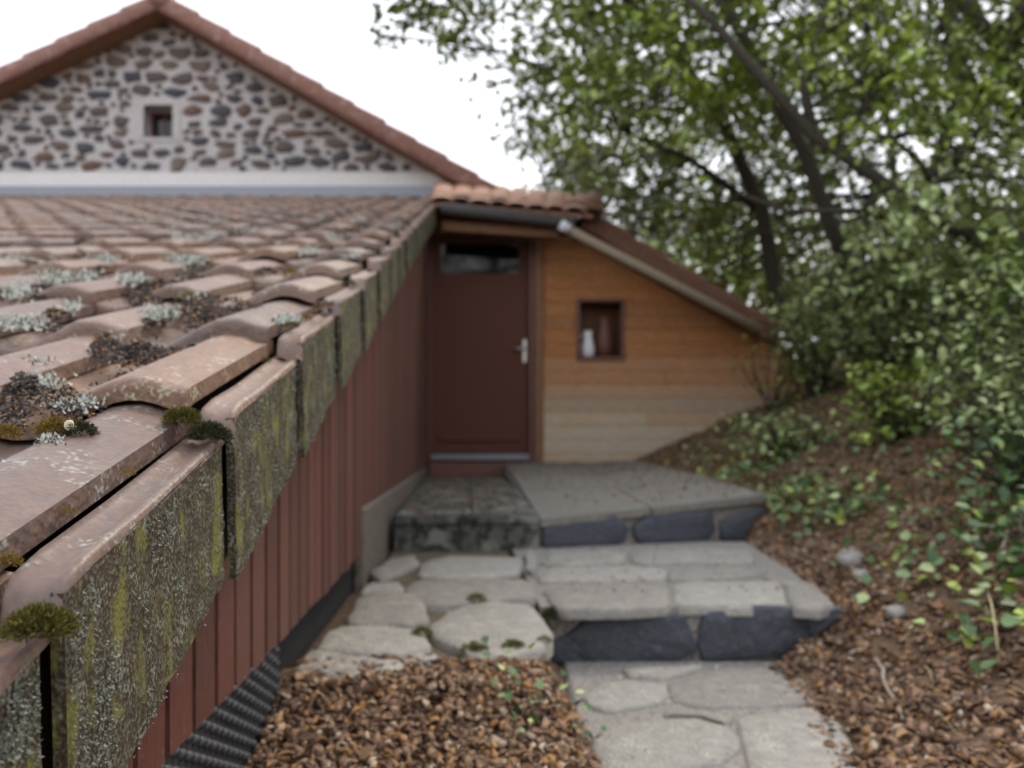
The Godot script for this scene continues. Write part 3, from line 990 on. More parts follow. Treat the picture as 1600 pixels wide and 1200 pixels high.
func canal(L: float, r0: float, r1: float) -> ArrayMesh:
	# half-round clay tile lying along z, low end at z = 0
	var st := begin()
	st.set_smooth_group(0)
	var n := 8
	for j in [1.0, 0.86]:
		for k in n:
			var a0 := PI * k / n
			var a1 := PI * (k + 1) / n
			var p := [Vector3(cos(a0) * r0 * j, sin(a0) * r0 * j, 0), Vector3(cos(a1) * r0 * j, sin(a1) * r0 * j, 0), Vector3(cos(a1) * r1 * j, sin(a1) * r1 * j, -L), Vector3(cos(a0) * r1 * j, sin(a0) * r1 * j, -L)]
			if j < 1.0: p.reverse()
			quad(st, p[0], p[1], p[2], p[3])
	st.set_smooth_group(-1)
	for k in n:
		var a0 := PI * k / n
		var a1 := PI * (k + 1) / n
		quad(st, Vector3(cos(a0) * r0, sin(a0) * r0, 0), Vector3(cos(a0) * r0 * 0.86, sin(a0) * r0 * 0.86, 0), Vector3(cos(a1) * r0 * 0.86, sin(a1) * r0 * 0.86, 0), Vector3(cos(a1) * r0, sin(a1) * r0, 0))
	return done(st)

func build_shed() -> void:
	var root := thing("wooden_shed", "board clad shed with dark red door under a small tiled porch roof", "shed")
	var s := SD / F
	# boards
	var line := func(x: float) -> float: return EYE + 1.80 - (x - 0.9) * 0.545     # underside of the sloping roof
	var front := PackedVector2Array([Vector2(0.675, 0.18), Vector2(3.0, 0.6), Vector2(3.0, line.call(3.0)), Vector2(0.9, line.call(0.9)), Vector2(0.675, line.call(0.9))])
	var wx0: float = (905 - VX) * s
	var wx1: float = (970 - VX) * s
	var wy0 := EYE + 0.74
	var wy1 := EYE + 1.22
	var row := 0
	var y := wy0 - 0.12 * 9
	while y < EYE + 1.9:
		var t := clampi(row - 1, 0, 20)
		var spans := [[0.675, 3.0]]
		if y > wy0 - 0.01 and y < wy1 - 0.01: spans = [[0.675, wx0], [wx1, 3.0]]
		elif row % 3 == 1: spans = [[0.675, 1.35 + rng.randf() * 0.6], [0, 3.0]]
		if spans.size() == 2 and spans[1][0] == 0: spans[1][0] = spans[0][1] + 0.002
		for sp in spans:
			var rect := PackedVector2Array([Vector2(sp[0], y + 0.0015), Vector2(sp[1], y + 0.0015), Vector2(sp[1], y + 0.1185), Vector2(sp[0], y + 0.1185)])
			for piece in Geometry2D.intersect_polygons(rect, front):
				var tone: int = 3 * clampi(roundi((9.5 - row) * 0.62 + rng.randf_range(-0.35, 0.35)), 0, 4)
				part("wall_board", slab(piece, Vector3(0, 0, -SD + rng.randf_range(-0.002, 0.002)), Vector3.RIGHT, Vector3.UP, Vector3.BACK, 0.022, 0.004), M.boards[tone + rng.randi() % 3], root)
		y += 0.12
		row += 1
	# black backing added behind the boards to stop light leaking, niche left open
	var cz := -SD - 0.012
	var st := begin()
	for q in [[0.67, -0.2, wx0, 2.55], [wx1, -0.2, 3.0, 1.3], [wx1, 1.3, 2.0, 1.75], [wx1, 1.75, 1.35, 2.1], [wx0, -0.2, wx1, wy0], [wx0, wy1, wx1, 2.3]]:
		box(st, Vector3(q[0], q[1], cz - 0.02), Vector3(q[2], q[3], cz))
	box(st, Vector3(-0.5, -0.2, cz - 0.06), Vector3(0.669, 2.62, cz - 0.04))
	part("added_backing", done(st), M.black, root)
	# window niche
	var niche := holder("window", root)
	var fz := -SD + 0.023
	for q in [[wx0 - 0.028, wy0 - 0.03, wx1 + 0.028, wy0], [wx0 - 0.028, wy1, wx1 + 0.028, wy1 + 0.028], [wx0 - 0.028, wy0, wx0 + 0.002, wy1], [wx1 - 0.002, wy0, wx1 + 0.028, wy1]]:
		part("frame_board", cbox(Vector3(q[0], q[1], fz - 0.01), Vector3(q[2], q[3], fz + 0.022), 0.003), M.frame, niche)
	var nb := begin()
	var nz := -SD - 0.30
	for q in [[Vector3(wx0, wy0, nz), Vector3(wx0, wy0, fz), Vector3(wx0, wy1, fz), Vector3(wx0, wy1, nz)], [Vector3(wx1, wy0, nz), Vector3(wx1, wy1, nz), Vector3(wx1, wy1, fz), Vector3(wx1, wy0, fz)],
		[Vector3(wx0, wy0, nz), Vector3(wx1, wy0, nz), Vector3(wx1, wy0, fz), Vector3(wx0, wy0, fz)], [Vector3(wx0, wy1, nz), Vector3(wx0, wy1, fz), Vector3(wx1, wy1, fz), Vector3(wx1, wy1, nz)],
		[Vector3(wx0, wy0, nz), Vector3(wx0, wy1, nz), Vector3(wx1, wy1, nz), Vector3(wx1, wy0, nz)]]:
		nb.set_smooth_group(-1)
		quad(nb, q[0], q[1], q[2], q[3])
	part("niche_lining", done(nb), M.beam, niche)
	# corner post, door frame, door
	part("corner_post", cbox(Vector3((834 - VX) * s, 0.30, -SD - 0.01), Vector3((848 - VX) * s, W(0, 360, SD).y, -SD + 0.07), 0.006), M.beam, root)
	var frame := holder("door_frame", root)
	part("jamb", cbox(Vector3((826 - VX) * s, 0.33, -SD - 0.03), Vector3((833.5 - VX) * s, W(0, 368, SD).y, -SD + 0.035), 0.004), M.frame, frame)
	part("jamb", cbox(Vector3(SLAT_X + 0.003, 0.33, -SD - 0.03), Vector3((674 - VX) * s, W(0, 368, SD).y, -SD + 0.03), 0.004), M.frame, frame)
	part("lintel", cbox(Vector3(SLAT_X + 0.003, W(0, 368, SD).y, -SD - 0.03), Vector3((833.5 - VX) * s, W(0, 330, SD).y, -SD + 0.04), 0.004), M.beam, frame)
	part("threshold", cbox(Vector3((674 - VX) * s, W(0, 719, SD).y, -SD - 0.03), Vector3((826 - VX) * s, W(0, 709, SD).y, -SD + 0.05), 0.006), M.zinc, frame)
	var door := holder("door", root)
	var dx0 := (674.5 - VX) * s
	var dx1 := (825.5 - VX) * s
	var dy0 := W(0, 708, SD).y
	var dy1 := W(0, 369, SD).y
	var gx0 := (688 - VX) * s
	var gx1 := (811 - VX) * s
	var gy0 := W(0, 427, SD).y
	var gy1 := W(0, 380, SD).y
	var dz := -SD - 0.02
	for q in [[dx0, dy0, dx1, gy0], [dx0, gy1, dx1, dy1], [dx0, gy0, gx0, gy1], [gx1, gy0, dx1, gy1]]:
		part("door_panel", cbox(Vector3(q[0], q[1], dz - 0.04), Vector3(q[2], q[3], dz), 0.002), M.door, door)
	part("weather_board", cbox(Vector3(dx0 + 0.06, W(0, 690, SD).y, dz), Vector3(dx1 - 0.06, W(0, 676, SD).y, dz + 0.02), 0.006), M.door, door)
	part("pane", cbox(Vector3(gx0, gy0, dz - 0.025), Vector3(gx1, gy1, dz - 0.018), 0.001), M.glass, door)
	var hx := (820 - VX) * s
	var plate := part("handle_plate", cbox(Vector3(hx - 0.016, W(0, 566, SD).y, dz), Vector3(hx + 0.016, W(0, 530, SD).y, dz + 0.008), 0.003), M.steel, door)
	var hs := begin()
	var hy := W(0, 545, SD).y
	tube(hs, [Vector3(hx, hy, dz + 0.006), Vector3(hx, hy, dz + 0.045), Vector3(hx - 0.02, hy, dz + 0.055), Vector3(hx - 0.11, hy - 0.004, dz + 0.05)], [0.009, 0.009, 0.009, 0.008], 8)
	part("handle", done(hs), M.steel, plate)
	part("door_step", cbox(Vector3((672 - VX) * 6.75 / F, 0.29, -6.83), Vector3((815 - VX) * 6.75 / F, W(0, 722, 6.75).y, -6.60), 0.008), M.frame, root)
	# porch: beam, soffit, gutter, tiles
	var gd := 6.5
	var beam := begin()
	var b0 := W(692, 345, gd)
	var b1 := W(872, 357, gd)
	hexa(beam, [Vector3(b0.x, b0.y - 0.075, -gd - 0.12), Vector3(b1.x, b1.y - 0.075, -gd - 0.12), Vector3(b1.x, b1.y - 0.075, -gd), Vector3(b0.x, b0.y - 0.075, -gd)],
		[Vector3(b0.x, b0.y, -gd - 0.12), Vector3(b1.x, b1.y, -gd - 0.12), Vector3(b1.x, b1.y, -gd), Vector3(b0.x, b0.y, -gd)])
	part("porch_beam", done(beam), M.beam, root)
	var porch := holder("porch_roof", root)
	var fl := Vector3(-0.26, EYE + 1.965, -gd + 0.05)
	var fr := Vector3(1.04, EYE + 1.865, -gd + 0.05)
	var bl := Vector3(-0.30, EYE + 2.58, -GD + 0.03)
	var br := Vector3(1.30, EYE + 2.44, -GD + 0.03)
	var deck := begin()
	var dn := Vector3(0, -0.035, 0)
	hexa(deck, [bl + dn, br + dn, fr + dn, fl + dn], [bl, br, fr, fl])
	part("porch_deck", done(deck), M.salmon, porch)
	var ncol := 8
	var tile := canal(0.46, 0.105, 0.088)
	for c in ncol + 1:
		var u := (c + 0.45) / (ncol + 0.5)
		var a := fl.lerp(fr, u)
		var b := bl.lerp(br, u)
		var dir := (b - a).normalized()
		var right := (fr - fl).normalized()
		var basis := Basis(right, dir.cross(right).normalized() * -1.0, -dir)
		if basis.y.y < 0: basis.y = -basis.y
		var L := (b - a).length()
		var q := 0.0
		while q < L - 0.1:
			var at := a + dir * (q - 0.07) + basis.y * (0.005 + 0.012 * (1.0 if q > 0 else 0.4))
			part("canal_tile", tile, M.salmon if rng.randf() < 0.85 else M.old_clay, porch, Transform3D(basis.scaled_local(Vector3(1, 0.42, 1)), at + right * rng.randf_range(-0.008, 0.008)))
			q += 0.37
	var gt := begin()
	gt.set_smooth_group(0)
	var g0 := W(690, 322, gd - 0.1)
	var g1 := W(897, 345, gd - 0.1)
	var n := 9
	for j in 2:
		var rr := 0.066 - j * 0.004
		for k in n:
			var a0 := PI + PI * k / n
			var a1 := PI + PI * (k + 1) / n
			var o0 := Vector3(0, sin(a0) * rr, cos(a0) * rr)
			var o1 := Vector3(0, sin(a1) * rr, cos(a1) * rr)
			if j == 0: quad(gt, g0 + o0, g1 + o0, g1 + o1, g0 + o1)
			else: quad(gt, g0 + o1, g1 + o1, g1 + o0, g0 + o0)
	tube(gt, [g0 + Vector3(0, 0, 0.066), g1 + Vector3(0, 0, 0.066)], [0.009, 0.009], 8)
	part("gutter", done(gt), M.gutter, root)
	# sloping roof of the shed
	var roof := holder("shed_roof", root)
	var r0 := Vector3(1.00, EYE + 1.87, -6.62)
	var r1 := Vector3(2.60, EYE + 0.90, -6.62)
	var dir := (r1 - r0).normalized()
	var nrm := Vector3(-dir.y, dir.x, 0)
	var rd := begin()
	var bk := Vector3(0, 0, -2.6)
	hexa(rd, [r0 + bk - nrm * 0.05, r1 + bk - nrm * 0.05, r1 - nrm * 0.05, r0 - nrm * 0.05], [r0 + bk, r1 + bk, r1, r0])
	part("shed_roof_deck", done(rd), M.beam, roof)
	var bb := begin()
	var out := Vector3(0, 0, 0.025)
	hexa(bb, [r0 - nrm * 0.07, r1 - nrm * 0.07, r1 - nrm * 0.07 + out, r0 - nrm * 0.07 + out], [r0 + nrm * 0.03, r1 + nrm * 0.03, r1 + nrm * 0.03 + out, r0 + nrm * 0.03 + out])
	part("barge_board", done(bb), M.old_clay, roof)
	var small := canal(0.44, 0.092, 0.078)
	var span := (r1 - r0).length()
	for c in 4:
		var q := span
		while q > 0.1:
			var at := r0 + dir * q + Vector3(0, 0, -0.06 - c * 0.21) + nrm * (0.024 + 0.016 * rng.randf())
			var basis := Basis(Vector3(0, 0, 1), nrm, dir)
			part("canal_tile", small, M.old_clay, roof, Transform3D(basis * Basis(Vector3.RIGHT, -0.04), at))
			q -= 0.37
	# ridge cover where the porch roof and the shed roof meet
	var hp := begin()
	tube(hp, [Vector3(1.04, EYE + 1.90, -gd + 0.02), Vector3(1.16, EYE + 2.16, -7.2), Vector3(1.30, EYE + 2.46, -7.95)], [0.085, 0.085, 0.085], 10)
	part("hip_tile", done(hp), M.old_clay, roof)
	# drainpipe slung below the edge, white end cap
	var pp := begin()
	var pd := 6.33
	var p0 := W(884, 356, pd)
	var p1 := W(1184, 514, pd)
	tube(pp, [p0, p0.lerp(p1, 0.5), p1], [0.036, 0.036, 0.036], 12)
	var pipe := part("drainpipe", done(pp), M.pipe, root)
	var pc := begin()
	var pdir := (p1 - p0).normalized()
	tube(pc, [p0 - pdir * 0.05 + Vector3(0, 0, 0.02), p0 + pdir * 0.03 + Vector3(0, 0, 0.005)], [0.042, 0.040], 14)
	part("end_cap", done(pc), M.white, pipe)
	# shed flank and back so that no light comes in
	var sh := begin()
	box(sh, Vector3(2.98, -0.2, -9.0), Vector3(3.0, 1.2, -6.93))
	box(sh, Vector3(-0.3, -0.2, -9.02), Vector3(3.0, 2.4, -9.0))
	part("back_wall", done(sh), M.beam, root)
	# things in the niche
	var jug := thing("white_jug", "small white jug standing in the square niche of the board wall", "jug", Vector3(wx0 + 0.085, wy0, -SD - 0.06))
	part("jug_body", lathe([[0.0, 0.0], [0.045, 0.0], [0.058, 0.04], [0.06, 0.09], [0.045, 0.15], [0.035, 0.19], [0.042, 0.235], [0.036, 0.235], [0.03, 0.19]], 14), M.white, jug)
	var jh := begin()
	tube(jh, [Vector3(-0.035, 0.2, 0), Vector3(-0.075, 0.19, 0), Vector3(-0.085, 0.13, 0), Vector3(-0.055, 0.08, 0)], [0.007, 0.007, 0.007, 0.007], 6)
	part("jug_handle", done(jh), M.white, jug)
	var pot := thing("brown_vase", "dark red brown vase beside the jug in the board wall niche", "vase", Vector3(wx0 + 0.235, wy0, -SD - 0.10))
	part("vase_body", lathe([[0.0, 0.0], [0.05, 0.0], [0.075, 0.08], [0.078, 0.16], [0.06, 0.26], [0.045, 0.33], [0.05, 0.36], [0.042, 0.36], [0.038, 0.33]], 16), M.frame, pot)

func lathe(prof: Array, n: int) -> ArrayMesh:
	var st := begin()
	st.set_smooth_group(0)
	for j in prof.size() - 1:
		for k in n:
			var a := TAU * k / n
			var b := TAU * (k + 1) / n
			var p := func(q: Array, t: float) -> Vector3: return Vector3(cos(t) * q[0], q[1], sin(t) * q[0])
			quad(st, p.call(prof[j], a), p.call(prof[j + 1], a), p.call(prof[j + 1], b), p.call(prof[j], b))
	return done(st)

# ---------------------------------------------------------------- vegetation
func leaf_mesh(L: float, w: float, fold: float) -> ArrayMesh:
	var st := begin()
	st.set_smooth_group(0)
	var a := Vector3(0, 0, 0)
	var m := Vector3(0, -fold * 0.3, -L * 0.45)
	var t := Vector3(0, -fold, -L)
	for s in [-1.0, 1.0]:
		var p := Vector3(s * w * 0.42, fold * 0.5, -L * 0.28)
		var q := Vector3(s * w * 0.40, fold * 0.3, -L * 0.62)
		var v := [a, p, m, p, q, m, q, t, m]
		for k in range(0, 9, 3):
			if s > 0: tri(st, v[k], v[k + 1], v[k + 2])
			else: tri(st, v[k], v[k + 2], v[k + 1])
	return done(st)

func leaf_cols(kind: String) -> Color:
	var t := rng.randf()
	var c: Color
	match kind:
		"olive": c = Color(0.10, 0.15, 0.030).lerp(Color(0.20, 0.26, 0.055), t)
		"bright": c = Color(0.16, 0.24, 0.035).lerp(Color(0.32, 0.40, 0.065), t)
		"pale": c = Color(0.17, 0.22, 0.075).lerp(Color(0.33, 0.40, 0.17), t)
		"yellow": c = Color(0.17, 0.19, 0.04).lerp(Color(0.32, 0.29, 0.06), t)
		"dark": c = Color(0.022, 0.042, 0.022).lerp(Color(0.05, 0.085, 0.04), t)
		"ivy": c = Color(0.04, 0.085, 0.028).lerp(Color(0.10, 0.18, 0.055), t)
		_: c = Color(0.07, 0.11, 0.03)
	return c * 1.12

# leaves of one clump, hanging and spreading from its twig
func clump(xfs: Array, cols: Array, at: Vector3, r: float, n: int, kind: String, size: float) -> void:
	var lean := Vector3(rng.randfn(), rng.randfn() * 0.4, rng.randfn()).normalized()
	for k in n:
		var p := at + Vector3(rng.randfn() * r, rng.randfn() * r * 0.55, rng.randfn() * r)
		var face := Basis(Vector3.UP, rng.randf() * TAU) * Basis(Vector3.RIGHT, rng.randfn() * 0.45 - 0.35) * Basis(Vector3.BACK, rng.randfn() * 0.5)
		xfs.append(Transform3D(face.scaled(Vector3.ONE * size * rng.randf_range(0.65, 1.25)), p + lean * 0.0))
		cols.append(leaf_cols(kind))

func tree(called: String, label: String, group: String, base: Vector3, stems: Array, blobs: Array, leaf: ArrayMesh, leaf_size: float) -> void:
	var root := thing(called, label, "tree", base, group)
	var st := begin()
	var nodes := []
	for s in stems:
		var pts := []
		for p in s[0]: pts.append(p - base)
		tube(st, pts, taper(s[1], s[2], pts.size()), 9)
		for k in pts.size() - 1:
			for j in 4: nodes.append([pts[k].lerp(pts[k + 1], j / 4.0), lerpf(s[1], s[2], (k + j / 4.0) / (pts.size() - 1))])
	part("trunk", done(st), M.bark, root)
	var br := begin()
	var xfs := []
	var cols := []
	for b in blobs:
		var c: Vector3 = b[0] - base
		var best: Array = nodes[0]
		for n in nodes:
			if n[0].distance_to(c) + maxf(0.0, n[0].y - c.y) < best[0].distance_to(c) + maxf(0.0, best[0].y - c.y): best = n
		var pts := limb(best[0], c, 0.12 * best[0].distance_to(c), 5)
		tube(br, pts, taper(minf(best[1] * 0.6, 0.035), 0.008, 6), 6)
		for k in int(b[2]):
			var off: Vector3 = Vector3(rng.randfn(), rng.randfn() * 0.8, rng.randfn()).limit_length(1.9) * b[1]
			var e: Vector3 = c + off
			tube(br, [pts[3 + k % 3], pts[3 + k % 3].lerp(e, 0.5) + Vector3(0, 0.04, 0), e], [0.006, 0.0045, 0.0025], 4)
			clump(xfs, cols, e, rng.randf_range(0.08, 0.15) * b[5], int(b[3]), b[4], leaf_size)
	part("branches", done(br), M.bark, root)
	joined("crown", leaf, M.leaf, xfs, cols, root)

func at_ground(x: float, d: float) -> Vector3:
	return Vector3(x, terrain(x, d), -d)

func build_trees() -> void:
	var leaf := leaf_mesh(0.082, 0.049, 0.010)
	# outline of the foliage towards the sky, photograph pixels
	var edge := [[-400, 560], [-200, 640], [-60, 690], [0, 735], [60, 780], [110, 840], [160, 860], [210, 870], [260, 870], [300, 900], [350, 990], [400, 1060], [450, 1130], [500, 1200], [560, 1240], [620, 1260]]
	var groups := [[], [], [], []]
	var y := -330.0
	while y < 560.0:
		var x := ramp(y, edge) + 40.0
		while x < 1900.0:
			for layer in 2:
				var px := x + rng.randf_range(-45, 45)
				var py := y + rng.randf_range(-40, 40)
				if px < ramp(py, edge): continue
				var d := rng.randf_range(5.0, 6.4) if layer == 0 else rng.randf_range(6.6, 8.2)
				if px < 1290 and py > 190: d = rng.randf_range(7.6, 9.2)
				if px > 1350 and layer == 0: d -= rng.randf_range(0.4, 1.2)
				var at := W(px, py, d)
				if at.y < terrain(at.x, d) + 0.7: continue
				var kind := "olive"
				var f := rng.randf()
				if f < 0.36: kind = "bright"
				elif f < 0.38 and py > 300: kind = "yellow"
				elif px > 1250 and py > 250 and f < 0.7: kind = "pale"
				var which := 0 if px < 1080 else (1 if px < 1330 else 2)
				if px > 1450 and layer == 0: which = 3
				var outside := py < -60 or px > 1660
				groups[which].append([at, 0.30 * d / 6.0, 6 if outside else 10, 20 if outside else (23 if layer == 0 else 31), kind, 1.0])
			x += 92.0
		y += 80.0
	# twig ends hanging free against the sky
	for p in [[600, 55, 5.6], [632, 25, 5.6], [612, 10, 5.5], [690, 72, 5.6], [668, 18, 5.7], [720, 45, 5.8], [655, -30, 5.6], [600, -40, 5.5]]:
		groups[0].append([W(p[0], p[1], p[2]), 0.05, 3, 9, "olive", 0.5])
	var g := "trees on the bank beside the steps"
	var b0 := at_ground(2.75, 7.4)
	tree("slender_tree", "slender tree behind the shed roof, its twigs hanging beside the gable", g, b0,
		[[[b0, W(1215, 470, 7.3), W(1190, 330, 7.1), W(1130, 190, 6.8), W(1040, 60, 6.4), W(900, -80, 6.0), W(720, -170, 5.8)], 0.085, 0.02], [[W(1190, 330, 7.1), W(1080, 250, 6.9), W(960, 200, 6.7)], 0.04, 0.012]],
		groups[0], leaf, 1.0)
	var b1 := at_ground(3.25, 6.2)
	tree("forked_tree", "forked dark tree on the bank with two thin leaning stems", g, b1,
		[[[b1, W(1378, 520, 5.9), W(1340, 450, 5.6), W(1300, 360, 5.3), W(1262, 250, 5.2), W(1180, 90, 5.1), W(1090, -60, 5.1)], 0.07, 0.03], [[W(1378, 520, 5.9), W(1375, 430, 5.8), W(1400, 300, 6.4), W(1380, 120, 6.5)], 0.045, 0.02]],
		groups[1], leaf, 1.0)
	var b2 := at_ground(3.75, 6.5)
	tree("leaning_tree", "thick dark tree leaning left over the bank with a long diagonal limb", g, b2,
		[[[b2, W(1428, 510, 6.5), W(1395, 440, 6.4), W(1440, 330, 6.4), W(1500, 150, 6.3), W(1480, -60, 6.3)], 0.11, 0.04], [[b2, W(1640, 520, 5.6), W(1600, 410, 5.0), W(1490, 358, 4.75), W(1390, 292, 4.7), W(1270, 212, 4.7), W(1190, 120, 4.7), W(1110, 30, 4.8), W(1010, -60, 4.9)], 0.052, 0.022], [[W(1270, 212, 4.7), W(1255, 130, 4.75), W(1290, 20, 4.8), W(1300, -80, 4.9)], 0.035, 0.015], [[W(1390, 292, 4.7), W(1340, 330, 4.9), W(1230, 330, 5.1), W(1150, 300, 5.2)], 0.028, 0.010]],
		groups[2], leaf, 0.85)
	var b3 := at_ground(4.35, 5.2)
	tree("overhanging_tree", "dense tree at the top of the bank overhanging pale leaved bushes", g, b3,
		[[[b3, W(1720, 400, 5.1), W(1640, 200, 5.0), W(1560, 70, 4.9), W(1470, -40, 4.8)], 0.10, 0.03], [[W(1640, 200, 5.0), W(1540, 150, 4.8), W(1520, 240, 4.7)], 0.03, 0.01]],
		groups[3], leaf, 0.75)
	# a garden tree behind the photographer, mirrored in the door's pane
	var b4 := Vector3(0.9, -0.01, 7.0)
	var mirrored := []
	for k in 60:
		mirrored.append([Vector3(0.7, 4.6, 7.2) + Vector3(rng.randfn() * 1.3, rng.randfn() * 1.1, rng.randfn() * 0.9), 0.5, 7, 16, "olive", 1.8])
	tree("garden_tree", "broad leafy tree reflected in the pane of the red door", "", b4, [[[b4, Vector3(0.8, 2.2, 7.1), Vector3(0.7, 4.4, 7.2), Vector3(0.8, 5.8, 7.2)], 0.16, 0.05]], mirrored, leaf_mesh(0.12, 0.08, 0.02), 1.0)
	# trees farther off, beyond the shed
	var far_leaf := leaf_mesh(0.13, 0.09, 0.02)
	for f in [[880, 300, 15.0, "dark", "dark green tree rising behind the porch roof"], [1030, 330, 14.0, "dark", "bluish dark tree showing above the sloping shed roof"], [1150, 420, 11.5, "bright", "light yellow green tree behind the low end of the shed"], [1290, 520, 11.0, "yellow", "yellowing tree seen between the trunks on the bank"], [1500, 400, 12.5, "bright", "light green tree beyond the leaning trunks"]]:
		var d: float = f[2]
		var c := W(f[0], f[1], d)
		var b := Vector3(c.x, terrain(c.x, d), -d)
		var blobs := []
		for k in 16:
			blobs.append([c + Vector3(rng.randfn() * 0.75, rng.randfn() * 0.75 - 0.2, rng.randfn() * 0.5), 0.45, 9, 22, f[3] if rng.randf() < 0.8 else "olive", 1.8])
		tree("distant_tree", f[4], "trees beyond the shed", b, [[[b, b.lerp(c, 0.5) + Vector3(0.1, 0, 0), c], 0.12, 0.05]], blobs, far_leaf, 1.0)

func shrub(label: String, base: Vector3, h: float, spread: float, n: int, leaves: int, kind: String, leaf: ArrayMesh, size: float, called := "leafy_shrub", lean := Vector3.ZERO) -> void:
	var root := thing(called, label, "shrub", base, "shrubs on the bank")
	var st := begin()
	var xfs := []
	var cols := []
	for k in n:
		var a := rng.randf() * TAU
		var tip := Vector3(cos(a) * spread * sqrt(rng.randf()), h * rng.randf_range(0.45, 1.05), sin(a) * spread * sqrt(rng.randf())) + lean * rng.randf()
		var pts := limb(Vector3(rng.randfn() * 0.03, 0, rng.randfn() * 0.03), tip, 0.12, 5)
		tube(st, pts, taper(0.008, 0.0025, 6), 5)
		for j in leaves:
			var t := rng.randf_range(0.06 if h < 0.6 else 0.2, 1.0)
			var i := int(t * 4.99)
			var p: Vector3 = pts[i].lerp(pts[i + 1], t * 5.0 - i) + Vector3(rng.randfn(), rng.randfn() * 0.6, rng.randfn()) * 0.07
			xfs.append(Transform3D((Basis(Vector3.UP, rng.randf() * TAU) * Basis(Vector3.RIGHT, rng.randfn() * 0.4 - 0.15) * Basis(Vector3.BACK, rng.randfn() * 0.4)).scaled(Vector3.ONE * size * rng.randf_range(0.6, 1.3)), p))
			cols.append(leaf_cols(kind if rng.randf() < 0.88 else "olive"))
	part("stems", done(st), M.bark, root)
	joined("foliage", leaf, M.leaf, xfs, cols, root)

